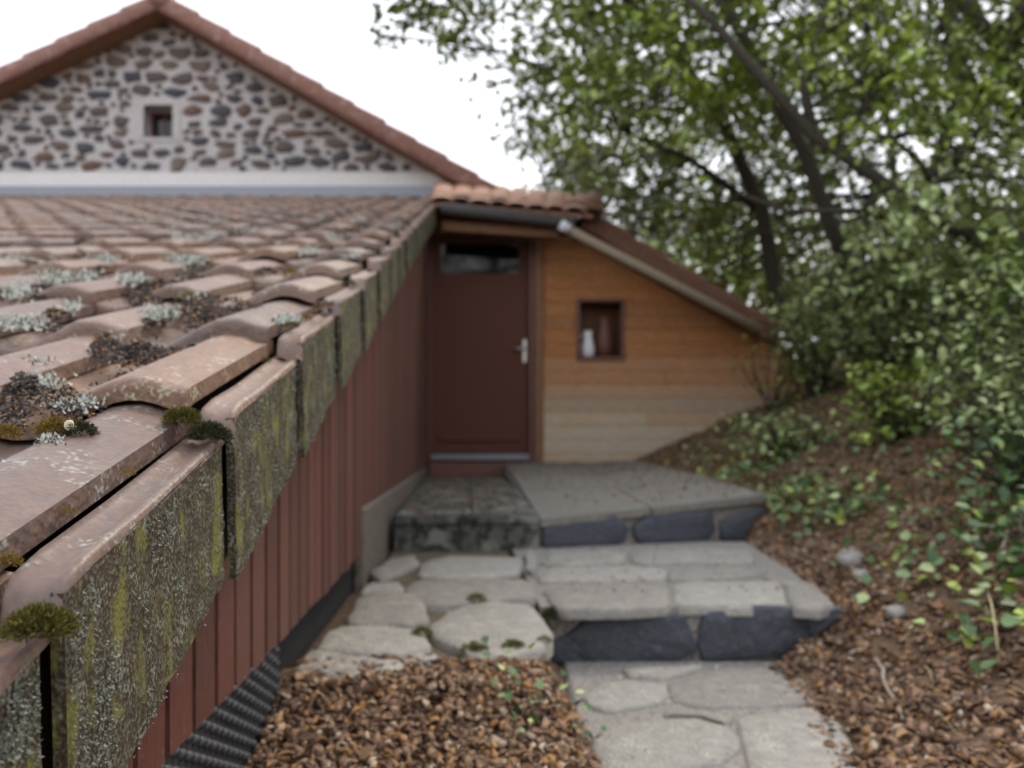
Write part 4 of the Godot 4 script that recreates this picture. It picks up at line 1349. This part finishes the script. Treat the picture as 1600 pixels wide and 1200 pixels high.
func build_shrubs() -> void:
	var leaf := leaf_mesh(0.052, 0.036, 0.007)
	var big := leaf_mesh(0.07, 0.055, 0.010)
	shrub("grey green bush whose yellow tips reach across the shed boards", at_ground(2.72, 6.1), 1.0, 0.42, 46, 34, "pale", leaf, 1.0)
	shrub("yellow tipped sprigs in front of the low end of the shed", at_ground(2.42, 6.2), 0.78, 0.25, 12, 20, "yellow", leaf, 0.9)
	shrub("bluish green bush at the foot of the forked tree", at_ground(2.75, 5.2), 0.62, 0.45, 40, 30, "pale", leaf, 1.0)
	shrub("tall pale leaved bush in front of the leaning trunk", at_ground(3.1, 4.8), 1.15, 0.55, 60, 34, "pale", leaf, 1.05)
	shrub("pale green bush with layered leaf sprays above bare stems", at_ground(2.95, 3.9), 1.05, 0.55, 60, 30, "pale", big, 0.85)
	shrub("olive bush crowding the pale sprays at the bank's top", at_ground(3.5, 4.3), 1.5, 0.6, 60, 34, "olive", leaf, 1.1)
	shrub("low pale leaved shoots trailing down the bank beside bare twigs", at_ground(2.15, 3.1), 0.42, 0.38, 34, 22, "pale", leaf, 0.8)
	shrub("sprawling green shoots with broad leaves low on the bank", at_ground(1.75, 2.35), 0.22, 0.3, 30, 16, "ivy", big, 0.6)
	shrub("small tuft of glossy green leaves beside the gravel's edge", at_ground(1.5, 1.85), 0.13, 0.2, 16, 9, "ivy", big, 0.5)
	shrub("bushy grey green shrub between the shed's end and the forked tree", at_ground(3.0, 5.8), 1.25, 0.5, 60, 34, "pale", leaf, 1.05)
	shrub("waist high green bush below the pale layered sprays", at_ground(2.35, 3.35), 0.62, 0.42, 46, 30, "pale", leaf, 0.9)
	shrub("leafy green bush hiding the foot of the pale layered bush", at_ground(2.6, 3.3), 0.85, 0.45, 50, 30, "olive", leaf, 1.0)
	shrub("thin yellow green saplings among the trunks on the bank", at_ground(3.3, 5.6), 1.0, 0.4, 26, 26, "yellow", leaf, 1.0)
	shrub("dense pale foliage spilling forward over the bank's crest", at_ground(2.45, 2.75), 0.75, 0.4, 46, 30, "pale", leaf, 0.85)
	shrub("pale speckled shoots rising out of the litter below the crest", at_ground(2.0, 2.75), 0.34, 0.26, 24, 18, "pale", leaf, 0.75)
	shrub("open bush of small pale leaves on the bank beside the grey twig", at_ground(1.95, 2.45), 0.40, 0.28, 34, 24, "pale", leaf, 0.72)
	shrub("bright leafy sprigs under the edge of the pale bushes", at_ground(2.15, 3.9), 0.40, 0.32, 30, 20, "bright", leaf, 0.85)
	shrub("low tangle of small green leaves above the landing's edge", at_ground(1.85, 4.6), 0.26, 0.34, 30, 18, "pale", leaf, 0.8)
	# creeping ivy
	var xfs := []
	var cols := []
	var ivy := leaf_mesh(0.05, 0.05, 0.006)
	for c in [[1.46, 3.62, 0.11, 90], [1.52, 4.3, 0.15, 80], [1.50, 3.25, 0.10, 50], [1.75, 5.0, 0.3, 70], [1.42, 3.0, 0.08, 14], [2.1, 4.1, 0.3, 60], [1.5, 2.6, 0.2, 22], [1.75, 2.9, 0.3, 40], [1.35, 2.2, 0.18, 20], [1.55, 2.0, 0.2, 30], [2.0, 5.7, 0.4, 80], [1.28, 1.8, 0.12, 40], [1.12, 1.6, 0.08, 22], [1.45, 2.15, 0.12, 40], [0.10, 1.33, 0.05, 12], [0.20, 1.42, 0.03, 6], [2.4, 3.4, 0.4, 80], [2.0, 2.3, 0.3, 50]]:
		for k in int(c[3] * 2.4):
			var x: float = c[0] + rng.randfn() * c[2]
			var d: float = c[1] + rng.randfn() * c[2] * 1.3
			if x < path_edge(d) + 0.02 and c[0] > 0.5: continue
			var p := at_ground(x, d) + Vector3(0, rng.randf_range(0.025, 0.10), 0)
			xfs.append(Transform3D((Basis(Vector3.UP, rng.randf() * TAU) * Basis(Vector3.RIGHT, rng.randfn() * 0.5 + 0.45) * Basis(Vector3.BACK, rng.randfn() * 0.4)).scaled(Vector3.ONE * rng.randf_range(0.5, 0.95) * (0.45 if c[0] < 0.5 else 0.9)), p))
			cols.append(leaf_cols(["ivy", "ivy", "ivy", "ivy", "bright", "pale"][rng.randi() % 6]))
	var o := scatter("ground_cover", ivy, M.leaf, xfs, cols, self)
	tag(o, "glossy green ivy leaves creeping over the littered bank", "ivy", "", "stuff")
	# dry grass
	var bs := begin()
	bs.set_smooth_group(0)
	var bl := [[0.0, 0.0, 0.0022], [0.07, 0.02, 0.0020], [0.13, 0.055, 0.0014], [0.17, 0.105, 0.0003]]
	for k in 3:
		quad(bs, Vector3(-bl[k][2], bl[k][0], -bl[k][1]), Vector3(-bl[k + 1][2], bl[k + 1][0], -bl[k + 1][1]), Vector3(bl[k + 1][2], bl[k + 1][0], -bl[k + 1][1]), Vector3(bl[k][2], bl[k][0], -bl[k][1]))
	var blade := done(bs)
	xfs = []
	cols = []
	for c in [[2.15, 5.7, 0.22, 160], [1.28, 1.45, 0.12, 150], [1.6, 3.6, 0.2, 90], [1.9, 2.5, 0.3, 120], [1.85, 4.6, 0.3, 130], [1.45, 2.3, 0.2, 60]]:
		for k in int(c[3]):
			var x: float = c[0] + rng.randfn() * c[2]
			var d: float = c[1] + rng.randfn() * c[2]
			if x < path_edge(d) + 0.03: continue
			xfs.append(Transform3D((Basis(Vector3.UP, rng.randf() * TAU) * Basis(Vector3.RIGHT, -rng.randf_range(0.2, 1.35))).scaled(Vector3.ONE * rng.randf_range(0.4, 1.0)), at_ground(x, d)))
			cols.append(Color(0.30, 0.22, 0.10).lerp(Color(0.42, 0.35, 0.18), rng.randf()))
	o = scatter("dry_grass", blade, M.leaf, xfs, cols, self)
	tag(o, "straw coloured dry grass blades on the bank", "grass", "", "stuff")

# ---------------------------------------------------------------- litter, moss, lichen
func chip_mesh(chip_seed: int) -> ArrayMesh:
	# a curled scrap of dead leaf or husk, one unit long
	var r := RandomNumberGenerator.new()
	r.seed = chip_seed
	var st := begin()
	st.set_smooth_group(0)
	var n := 6
	var top := []
	var bot := []
	for k in n:
		var a := TAU * k / n
		var q := r.randf_range(0.34, 0.56)
		top.append(Vector3(cos(a) * q * 1.15, r.randf_range(-0.14, 0.24), sin(a) * q * 0.62))
		bot.append(top[k] * Vector3(0.85, 1, 0.85) - Vector3(0, 0.07, 0))
	var c := Vector3(0, 0.2 + r.randf_range(-0.1, 0.1), 0)
	for k in n:
		var m := (k + 1) % n
		tri(st, top[k], top[m], c)
		quad(st, bot[k], bot[m], top[m], top[k])
	return done(st)

func litter_col() -> Color:
	var f := rng.randf()
	if f < 0.42: return Color(0.18, 0.105, 0.062).lerp(Color(0.30, 0.185, 0.115), rng.randf())
	if f < 0.72: return Color(0.07, 0.042, 0.026).lerp(Color(0.14, 0.085, 0.055), rng.randf())
	if f < 0.87: return Color(0.27, 0.13, 0.045).lerp(Color(0.36, 0.20, 0.08), rng.randf())
	return Color(0.33, 0.24, 0.165).lerp(Color(0.45, 0.36, 0.27), rng.randf())

func on_paving(x: float, d: float) -> bool:
	if d < 2.1: return (x > 0.235 and x < path_edge(d) - 0.03) or (d > 1.63 and x > -0.27 and x < 0.18)
	if d < 3.3: return x > -0.27 and x < path_edge(d)
	return x > -0.29 and x < path_edge(d)

func build_litter() -> void:
	var shapes := [chip_mesh(1), chip_mesh(2), chip_mesh(3)]
	for s in 3:
		var xfs := []
		var cols := []
		var put := func(x: float, d: float, size: float, lift: float) -> void:
			xfs.append(Transform3D((Basis(Vector3.UP, rng.randf() * TAU) * Basis(Vector3.RIGHT, rng.randfn() * 0.5) * Basis(Vector3.BACK, rng.randfn() * 0.5)).scaled(Vector3.ONE * size), Vector3(x, terrain(x, d) + lift, -d)))
			cols.append(litter_col())
		for k in 3200:    # the patch by the wall
			var x := rng.randf_range(-0.33, 0.30)
			var d := rng.randf_range(1.0, 1.72)
			if on_paving(x, d): continue
			put.call(x, d, rng.randf_range(0.010, 0.030), rng.randf_range(0.0, 0.016))
		for k in 17000:   # the bank
			var d := 1.2 + 6.0 * pow(rng.randf(), 1.7)
			var x := path_edge(d) - 0.06 + 2.2 * pow(rng.randf(), 1.4)
			if on_paving(x, d) and x < path_edge(d) - 0.08 * rng.randf(): continue
			if bumps.get_noise_2d(x * 420.0 + 900.0, d * 420.0) > 0.12 and rng.randf() < 0.8: continue
			put.call(x, d, rng.randf_range(0.010, 0.034), rng.randf_range(0.0, 0.012))
		for k in 900:     # caught in the joints and against the risers
			var d := rng.randf_range(1.65, 3.3)
			var x := rng.randf_range(-0.30, 0.19)
			var f := rng.randf()
			if f < 0.30: x = rng.randfn() * 0.012 + 0.185; d = rng.randf_range(2.0, 3.25)
			elif f < 0.5: x = -0.30 + absf(rng.randfn()) * 0.03
			elif f < 0.75: d = 3.2 - absf(rng.randfn()) * 0.04; x = rng.randf_range(-0.28, 1.2)
			put.call(x, d, rng.randf_range(0.006, 0.014), 0.017)
		for k in 260:     # strewn over the landing
			var x := rng.randf_range(-0.27, 0.30)
			var d := rng.randf_range(3.25, 6.4)
			put.call(x, d, rng.randf_range(0.010, 0.022), 0.05)
			xfs[-1].origin.y = lerpf(0.282, 0.303, (d - 3.2) / 3.3)
		for k in 170:
			var d := rng.randf_range(3.5, 6.7)
			var x := rng.randf_range(0.34, 1.4)
			if rng.randf() < 0.6: x = lerpf(1.42, 0.7, pow(rng.randf(), 2.0))
			put.call(x, d, rng.randf_range(0.010, 0.026), 0.0)
			xfs[-1].origin.y = lerpf(0.262 + 0.073 * (x - 0.31), 0.398, (d - 3.3) / 3.5) + 0.012
		for k in 60:
			var x := rng.randf_range(0.2, 1.0)
			var d := rng.randf_range(2.2, 3.2)
			put.call(x, d, rng.randf_range(0.006, 0.014), 0.0)
			xfs[-1].origin.y = 0.152
		for k in 40:      # pale petals on the lower slab
			var x := rng.randf_range(0.27, 0.80)
			var d := rng.randf_range(1.3, 2.05)
			put.call(x, d, rng.randf_range(0.005, 0.012), 0.0)
			xfs[-1].origin.y = 0.006
			cols[-1] = Color(0.50, 0.45, 0.27).lerp(Color(0.60, 0.56, 0.42), rng.randf())
		var o := scatter("leaf_litter", shapes[s], M.chip, xfs, cols, self)
		tag(o, ["curled brown scraps of leaf litter covering bank and path edge", "flat tan husks strewn among the leaf litter", "small dark crumbs of leaf litter along the path"][s], "leaf litter", "", "stuff")
	# whole dead leaves among the scraps
	var dead := leaf_mesh(0.055, 0.034, 0.016)
	var lx := []
	var lc := []
	for k in 2000:
		var d := 1.15 + 5.8 * pow(rng.randf(), 1.6)
		var x := path_edge(d) - 0.04 + 2.2 * pow(rng.randf(), 1.3)
		if k < 160:
			d = rng.randf_range(1.0, 1.6)
			x = rng.randf_range(-0.32, 0.24)
		if on_paving(x, d): continue
		lx.append(Transform3D((Basis(Vector3.UP, rng.randf() * TAU) * Basis(Vector3.RIGHT, rng.randfn() * 0.35) * Basis(Vector3.BACK, rng.randfn() * 0.6)).scaled(Vector3.ONE * rng.randf_range(0.3, 0.62)), at_ground(x, d) + Vector3(0, rng.randf_range(0.012, 0.024), 0)))
		lc.append(Color(0.13, 0.07, 0.04).lerp(Color(0.30, 0.185, 0.10), pow(rng.randf(), 1.6)))
	var dl := scatter("dead_leaves", dead, M.chip, lx, lc, self)
	tag(dl, "whole dry brown leaves lying on the earth and litter", "dead leaves", "", "stuff")
	# loose pale stones on the bank
	var r := RandomNumberGenerator.new()
	r.seed = 5
	for q in [[1328, 885, 0.085, "pale rounded stone lying on the litter beside the middle step"], [1345, 905, 0.05, "smaller grey stone against the pale rounded stone"], [1400, 965, 0.05, "flat grey pebble among green leaves on the bank"]]:
		var d := 2.3
		for it in 8:
			var w := W(q[0], q[1], d)
			d = d + (w.y - terrain(w.x, d)) * 1.2
		var w := W(q[0], q[1], d)
		var st := begin()
		st.set_smooth_group(0)
		var n := 9
		var rows := 6
		var g := []
		for j in rows + 1:
			var line := []
			for k in n:
				var a := TAU * k / n
				var b := PI * j / rows
				var rr: float = q[2] * 0.5 * (1.0 + 0.18 * sin(a * 2.0 + j) + r.randf_range(-0.05, 0.05))
				line.append(Vector3(cos(a) * sin(b) * rr, cos(b) * rr * 0.75, sin(a) * sin(b) * rr))
			g.append(line)
		for j in rows:
			for k in n: quad(st, g[j][k], g[j + 1][k], g[j + 1][(k + 1) % n], g[j][(k + 1) % n])
		var o := part("loose_stone", done(st), M.flags[2], self, Transform3D(Basis.IDENTITY, Vector3(w.x, terrain(w.x, d) + q[2] * 0.22, -d)))
		tag(o, q[3], "stone", "loose stones on the bank")
	# dry fallen twigs
	for q in [[1370, 1040, 1410, 1135, "thin bleached twig lying down the littered bank"], [1560, 880, 1600, 770, "crooked grey twig leaning under the pale bushes"]]:
		var pts := []
		for k in 7:
			var t := k / 6.0
			var px := lerpf(q[0], q[2], t) + rng.randf_range(-4, 4)
			var py := lerpf(q[1], q[3], t)
			var d := 2.0
			for it in 10:
				var w := W(px, py, d)
				d = clampf(d + (w.y - terrain(w.x, d)) * 1.2, 1.2, 5.0)
			var w := W(px, py, d)
			pts.append(Vector3(w.x, terrain(w.x, d) + 0.014, -d))
		var st := begin()
		tube(st, pts, taper(0.005, 0.0025, 7), 6)
		var o := part("twig", done(st), plain(lin(0.30, 0.26, 0.21), 0.9), self)
		tag(o, q[4], "twig", "fallen twigs")

func build_roof_growth() -> void:
	# dark humus and scraps caught in the pans
	var heaps := [[215, 560, 46, 16, 420], [165, 545, 22, 12, 160], [245, 455, 40, 12, 300], [320, 505, 26, 10, 160], [385, 490, 40, 9, 160], [40, 615, 50, 14, 420], [105, 640, 40, 16, 320], [190, 605, 28, 8, 140], [20, 655, 24, 12, 160], [225, 470, 24, 8, 120], [330, 470, 40, 6, 90], [420, 425, 50, 5, 90], [130, 440, 40, 5, 70], [250, 590, 20, 6, 90], [300, 550, 18, 6, 70], [90, 690, 30, 6, 60], [505, 480, 14, 6, 40], [560, 385, 20, 3, 50], [60, 470, 40, 5, 60]]
	var xfs := []
	var cols := []
	for q in 46:
		heaps.append([rng.randf_range(0, 600), 0, rng.randf_range(10, 26), rng.randf_range(2.5, 5.5), rng.randi_range(50, 130)])
		heaps[-1][1] = rng.randf_range(330, 520) if heaps[-1][0] < 440 else rng.randf_range(325, 400)
	for h in heaps:
		for k in int(h[4] * 1.7):
			var gx := rng.randfn()
			var gy := rng.randfn()
			var p := roof_at(h[0] + gx * h[2] * 0.55, h[1] + gy * h[3] * 0.6, 0.006)
			p.y += 0.026 * exp(-(gx * gx + gy * gy) * 0.6) * rng.randf() * minf(1.0, h[3] / 10.0)
			xfs.append(Transform3D(spin().scaled(Vector3.ONE * rng.randf_range(0.0022, 0.0068) * clampf(-p.z * 1.1, 0.8, 1.6)), p))
			var f := rng.randf()
			var c := Color(0.035, 0.030, 0.030).lerp(Color(0.085, 0.07, 0.065), rng.randf())
			if f > 0.88: c = Color(0.30, 0.13, 0.035).lerp(Color(0.36, 0.22, 0.10), rng.randf())
			elif f > 0.80: c = Color(0.24, 0.20, 0.15)
			cols.append(c)
	var o := scatter("roof_debris", chip_mesh(9), M.chip, xfs, cols, self)
	tag(o, "dark crumbs and orange scraps caught between the roof tiles", "debris", "", "stuff")
	# rosettes of leafy lichen
	xfs = []
	cols = []
	var lobe := leaf_mesh(1.0, 0.9, -0.45)
	var spots := [[290, 405, 34, 9, 200], [90, 435, 30, 8, 160], [135, 432, 16, 8, 110], [205, 437, 22, 7, 120], [250, 490, 26, 9, 150], [30, 505, 40, 10, 240], [25, 455, 26, 8, 120], [310, 370, 40, 6, 160], [160, 405, 30, 5, 80], [115, 480, 12, 9, 70], [60, 597, 34, 8, 200], [120, 630, 34, 9, 170], [450, 500, 22, 6, 90], [480, 392, 20, 5, 60], [15, 405, 30, 5, 60], [300, 460, 18, 5, 60], [5, 740, 8, 12, 60], [80, 690, 18, 7, 70], [520, 372, 16, 4, 40], [395, 360, 36, 4, 80], [545, 400, 12, 4, 30], [560, 345, 24, 3, 40], [35, 565, 40, 5, 120], [240, 345, 40, 3, 60], [350, 340, 40, 3, 50]]
	for h in spots:
		for k in int(h[4] * 1.7):
			var p := roof_at(h[0] + rng.randfn() * h[2] * 0.5, h[1] + rng.randfn() * h[3] * 0.5, 0.016)
			xfs.append(Transform3D((Basis(Vector3.RIGHT, 0.3) * Basis(Vector3.UP, rng.randf() * TAU) * Basis(Vector3.RIGHT, rng.randf_range(0.0, 0.8))).scaled(Vector3.ONE * rng.randf_range(0.0025, 0.0070) * clampf(-p.z, 0.6, 1.7)), p + Vector3(0, rng.randf_range(-0.004, 0.004), 0)))
			cols.append(Color(0.25, 0.265, 0.235).lerp(Color(0.45, 0.455, 0.41), rng.randf()))
	# crust flakes on the hanging flaps
	var dots := FastNoiseLite.new()
	dots.frequency = 9.0
	dots.seed = 31
	var tries := 0
	while tries < 17000:
		tries += 1
		var d := 0.42 + 1.5 * pow(rng.randf(), 1.6)
		var i := floorf((d - 0.481) / TILE_D)
		var f := (d - 0.481) / TILE_D - i
		if f > 0.955: continue
		var v := rng.randf()
		if dots.get_noise_3d(d, v * 0.17, 0.0) + dots.get_noise_3d(d * 4.0, v * 0.7, 5.0) * 0.6 < 0.10: continue
		var di := 0.481 + i * TILE_D
		var y := lerpf(verge_y(di) - 0.010 + (d - di) * 0.27, verge_y(di) - 0.174 + (d - di) * 0.335, v)
		xfs.append(Transform3D((Basis(Vector3.BACK, -PI / 2 + rng.randfn() * 0.4) * Basis(Vector3.UP, rng.randf() * TAU)).scaled(Vector3.ONE * rng.randf_range(0.0010, 0.0032)), Vector3(VERGE_X + 0.0035 + 0.003 * v - 0.011 * f, y, -d)))
		cols.append(Color(0.085, 0.092, 0.072).lerp(Color(0.25, 0.265, 0.22), pow(rng.randf(), 1.7)))
	o = scatter("lichen", lobe, M.chip, xfs, cols, self)
	tag(o, "pale grey green lichen crusts on the roof tiles", "lichen", "", "stuff")
	# moss cushions: tufts of short fronds
	xfs = []
	cols = []
	var frond := leaf_mesh(1.0, 0.28, 0.25)
	var cush := [   # at, radius, count, tone
		[W(62, 992, 0.455), 0.019, 1300, 1], [W(285, 662, 0.80), 0.019, 800, 1], [W(328, 688, 0.80), 0.021, 900, 0], [W(12, 884, 0.50), 0.009, 260, 2],
		[roof_at(10, 685, 0.012), 0.014, 400, 2], [roof_at(85, 678, 0.012), 0.017, 500, 2], [roof_at(125, 682, 0.012), 0.016, 500, 0], [W(108, 803, 0.575), 0.006, 160, 2], [W(200, 742, 0.66), 0.006, 160, 2], [W(243, 709, 0.71), 0.004, 80, 2],
		[W(455, 512, 1.19), 0.011, 260, 1], [W(478, 500, 1.24), 0.010, 220, 2], [W(415, 565, 1.09), 0.008, 160, 1], [roof_at(295, 466, 0.014), 0.016, 220, 2], [roof_at(455, 430, 0.014), 0.02, 150, 2], [W(545, 447, 1.58), 0.015, 160, 0], [W(470, 600, 1.19), 0.008, 120, 0], [W(520, 500, 1.55), 0.010, 120, 0],
		[Vector3(0.10, 0.135, -1.66), 0.03, 420, 3], [Vector3(0.02, 0.13, -1.64), 0.035, 420, 3], [Vector3(-0.10, 0.140, -1.78), 0.025, 300, 3], [Vector3(0.03, 0.142, -2.14), 0.03, 260, 3], [Vector3(0.235, 0.11, -2.09), 0.035, 420, 0], [Vector3(0.20, 0.08, -2.08), 0.03, 300, 0], [Vector3(0.17, 0.14, -1.72), 0.018, 200, 3]]
	for c in cush:
		for k in int(c[2] * 2.2):
			var dirn := Vector3(rng.randfn(), absf(rng.randfn()) * 1.1 + 0.1, rng.randfn()).normalized()
			var p: Vector3 = c[0] + dirn * Vector3(1, 0.85, 1) * c[1] * rng.randf_range(0.55, 1.0)
			var b := Basis.looking_at((dirn + Vector3(rng.randfn(), rng.randfn(), rng.randfn()) * 0.35).normalized(), Vector3(0.3, 0.1, 0.9)) * Basis(Vector3.BACK, rng.randf() * TAU)
			xfs.append(Transform3D(b.scaled(Vector3.ONE * c[1] * rng.randf_range(0.13, 0.26)), p))
			var tone: int = c[3]
			var lo: Color = [Color(0.022, 0.024, 0.010), Color(0.06, 0.055, 0.010), Color(0.15, 0.09, 0.015), Color(0.09, 0.09, 0.015)][tone]
			var hi: Color = [Color(0.07, 0.075, 0.02), Color(0.17, 0.15, 0.02), Color(0.30, 0.20, 0.035), Color(0.20, 0.19, 0.035)][tone]
			cols.append(lo.lerp(hi, rng.randf()))
	o = scatter("moss", frond, M.moss, xfs, cols, self)
	tag(o, "small olive and golden moss cushions on tiles and stone joints", "moss", "", "stuff")
	# a pale shell on the near tiles
	var at := roof_at(110, 664, 0.025)
	var shell := thing("snail_shell", "pale cream snail shell resting among moss on the near tiles", "shell", at)
	var st := begin()
	st.set_smooth_group(0)
	var pts := []
	var rad := []
	for k in 22:
		var t := k / 21.0
		var a := t * TAU * 2.0
		var rr := 0.0009 + 0.0030 * t
		pts.append(Vector3(cos(a) * rr, sin(a) * rr, 0.003 * (1.0 - t)))
		rad.append(0.0006 + 0.0022 * t)
	tube(st, pts, rad, 8)
	part("whorl", done(st), plain(lin(0.58, 0.50, 0.36), 0.5), shell)

# ---------------------------------------------------------------- all of it
func _ready() -> void:
	rng.seed = 20240917
	bumps.frequency = 0.012
	bumps.seed = 3
	var cam := Camera3D.new()
	cam.name = "camera"
	var look := CameraAttributesPhysical.new()
	look.frustum_near = 0.05
	look.frustum_far = 400.0
	look.frustum_focal_length = 26.0
	look.frustum_focus_distance = 0.60
	look.exposure_aperture = 4.9
	cam.attributes = look
	cam.projection = Camera3D.PROJECTION_FRUSTUM
	cam.near = 0.05
	cam.far = 400.0
	cam.size = 2.0 * 0.05 * 600.0 / F
	cam.frustum_offset = Vector2((800.0 - VX) / F, (VY - 600.0) / F) * 0.05
	cam.position = Vector3(0, EYE, 0)
	add_child(cam)
	cam.current = true
	var env := Environment.new()
	env.background_mode = Environment.BG_SKY
	var sm := ProceduralSkyMaterial.new()
	sm.sky_top_color = Color(0.90, 0.92, 0.955)
	sm.sky_horizon_color = Color(0.985, 0.98, 0.97)
	sm.sky_curve = 0.2
	sm.ground_horizon_color = Color(0.5, 0.48, 0.45)
	sm.ground_bottom_color = Color(0.2, 0.18, 0.16)
	sm.sun_angle_max = 0.0
	var sky := Sky.new()
	sky.sky_material = sm
	env.sky = sky
	env.background_energy_multiplier = 1.3
	env.tonemap_mode = Environment.TONE_MAPPER_LINEAR
	env.tonemap_exposure = 1.6
	env.sdfgi_enabled = true
	env.ssao_enabled = true
	env.ssil_enabled = true
	var we := WorldEnvironment.new()
	we.name = "world"
	we.environment = env
	add_child(we)
	var sun := DirectionalLight3D.new()
	sun.name = "sun"
	sun.light_color = Color(1.0, 0.94, 0.84)
	sun.light_energy = 0.5
	sun.light_angular_distance = 14.0
	sun.shadow_enabled = true
	add_child(sun)
	sun.look_at_from_position(Vector3(2.2, 6.0, -4.0), Vector3.ZERO, Vector3.UP)
	make_materials()
	print("materials done ", Time.get_ticks_msec())
	build_ground()
	build_path()
	build_lean_to()
	build_house()
	build_shed()
	print("buildings done ", Time.get_ticks_msec())
	build_trees()
	build_shrubs()
	print("plants done ", Time.get_ticks_msec())
	build_litter()
	build_roof_growth()
	print("done ", Time.get_ticks_msec())
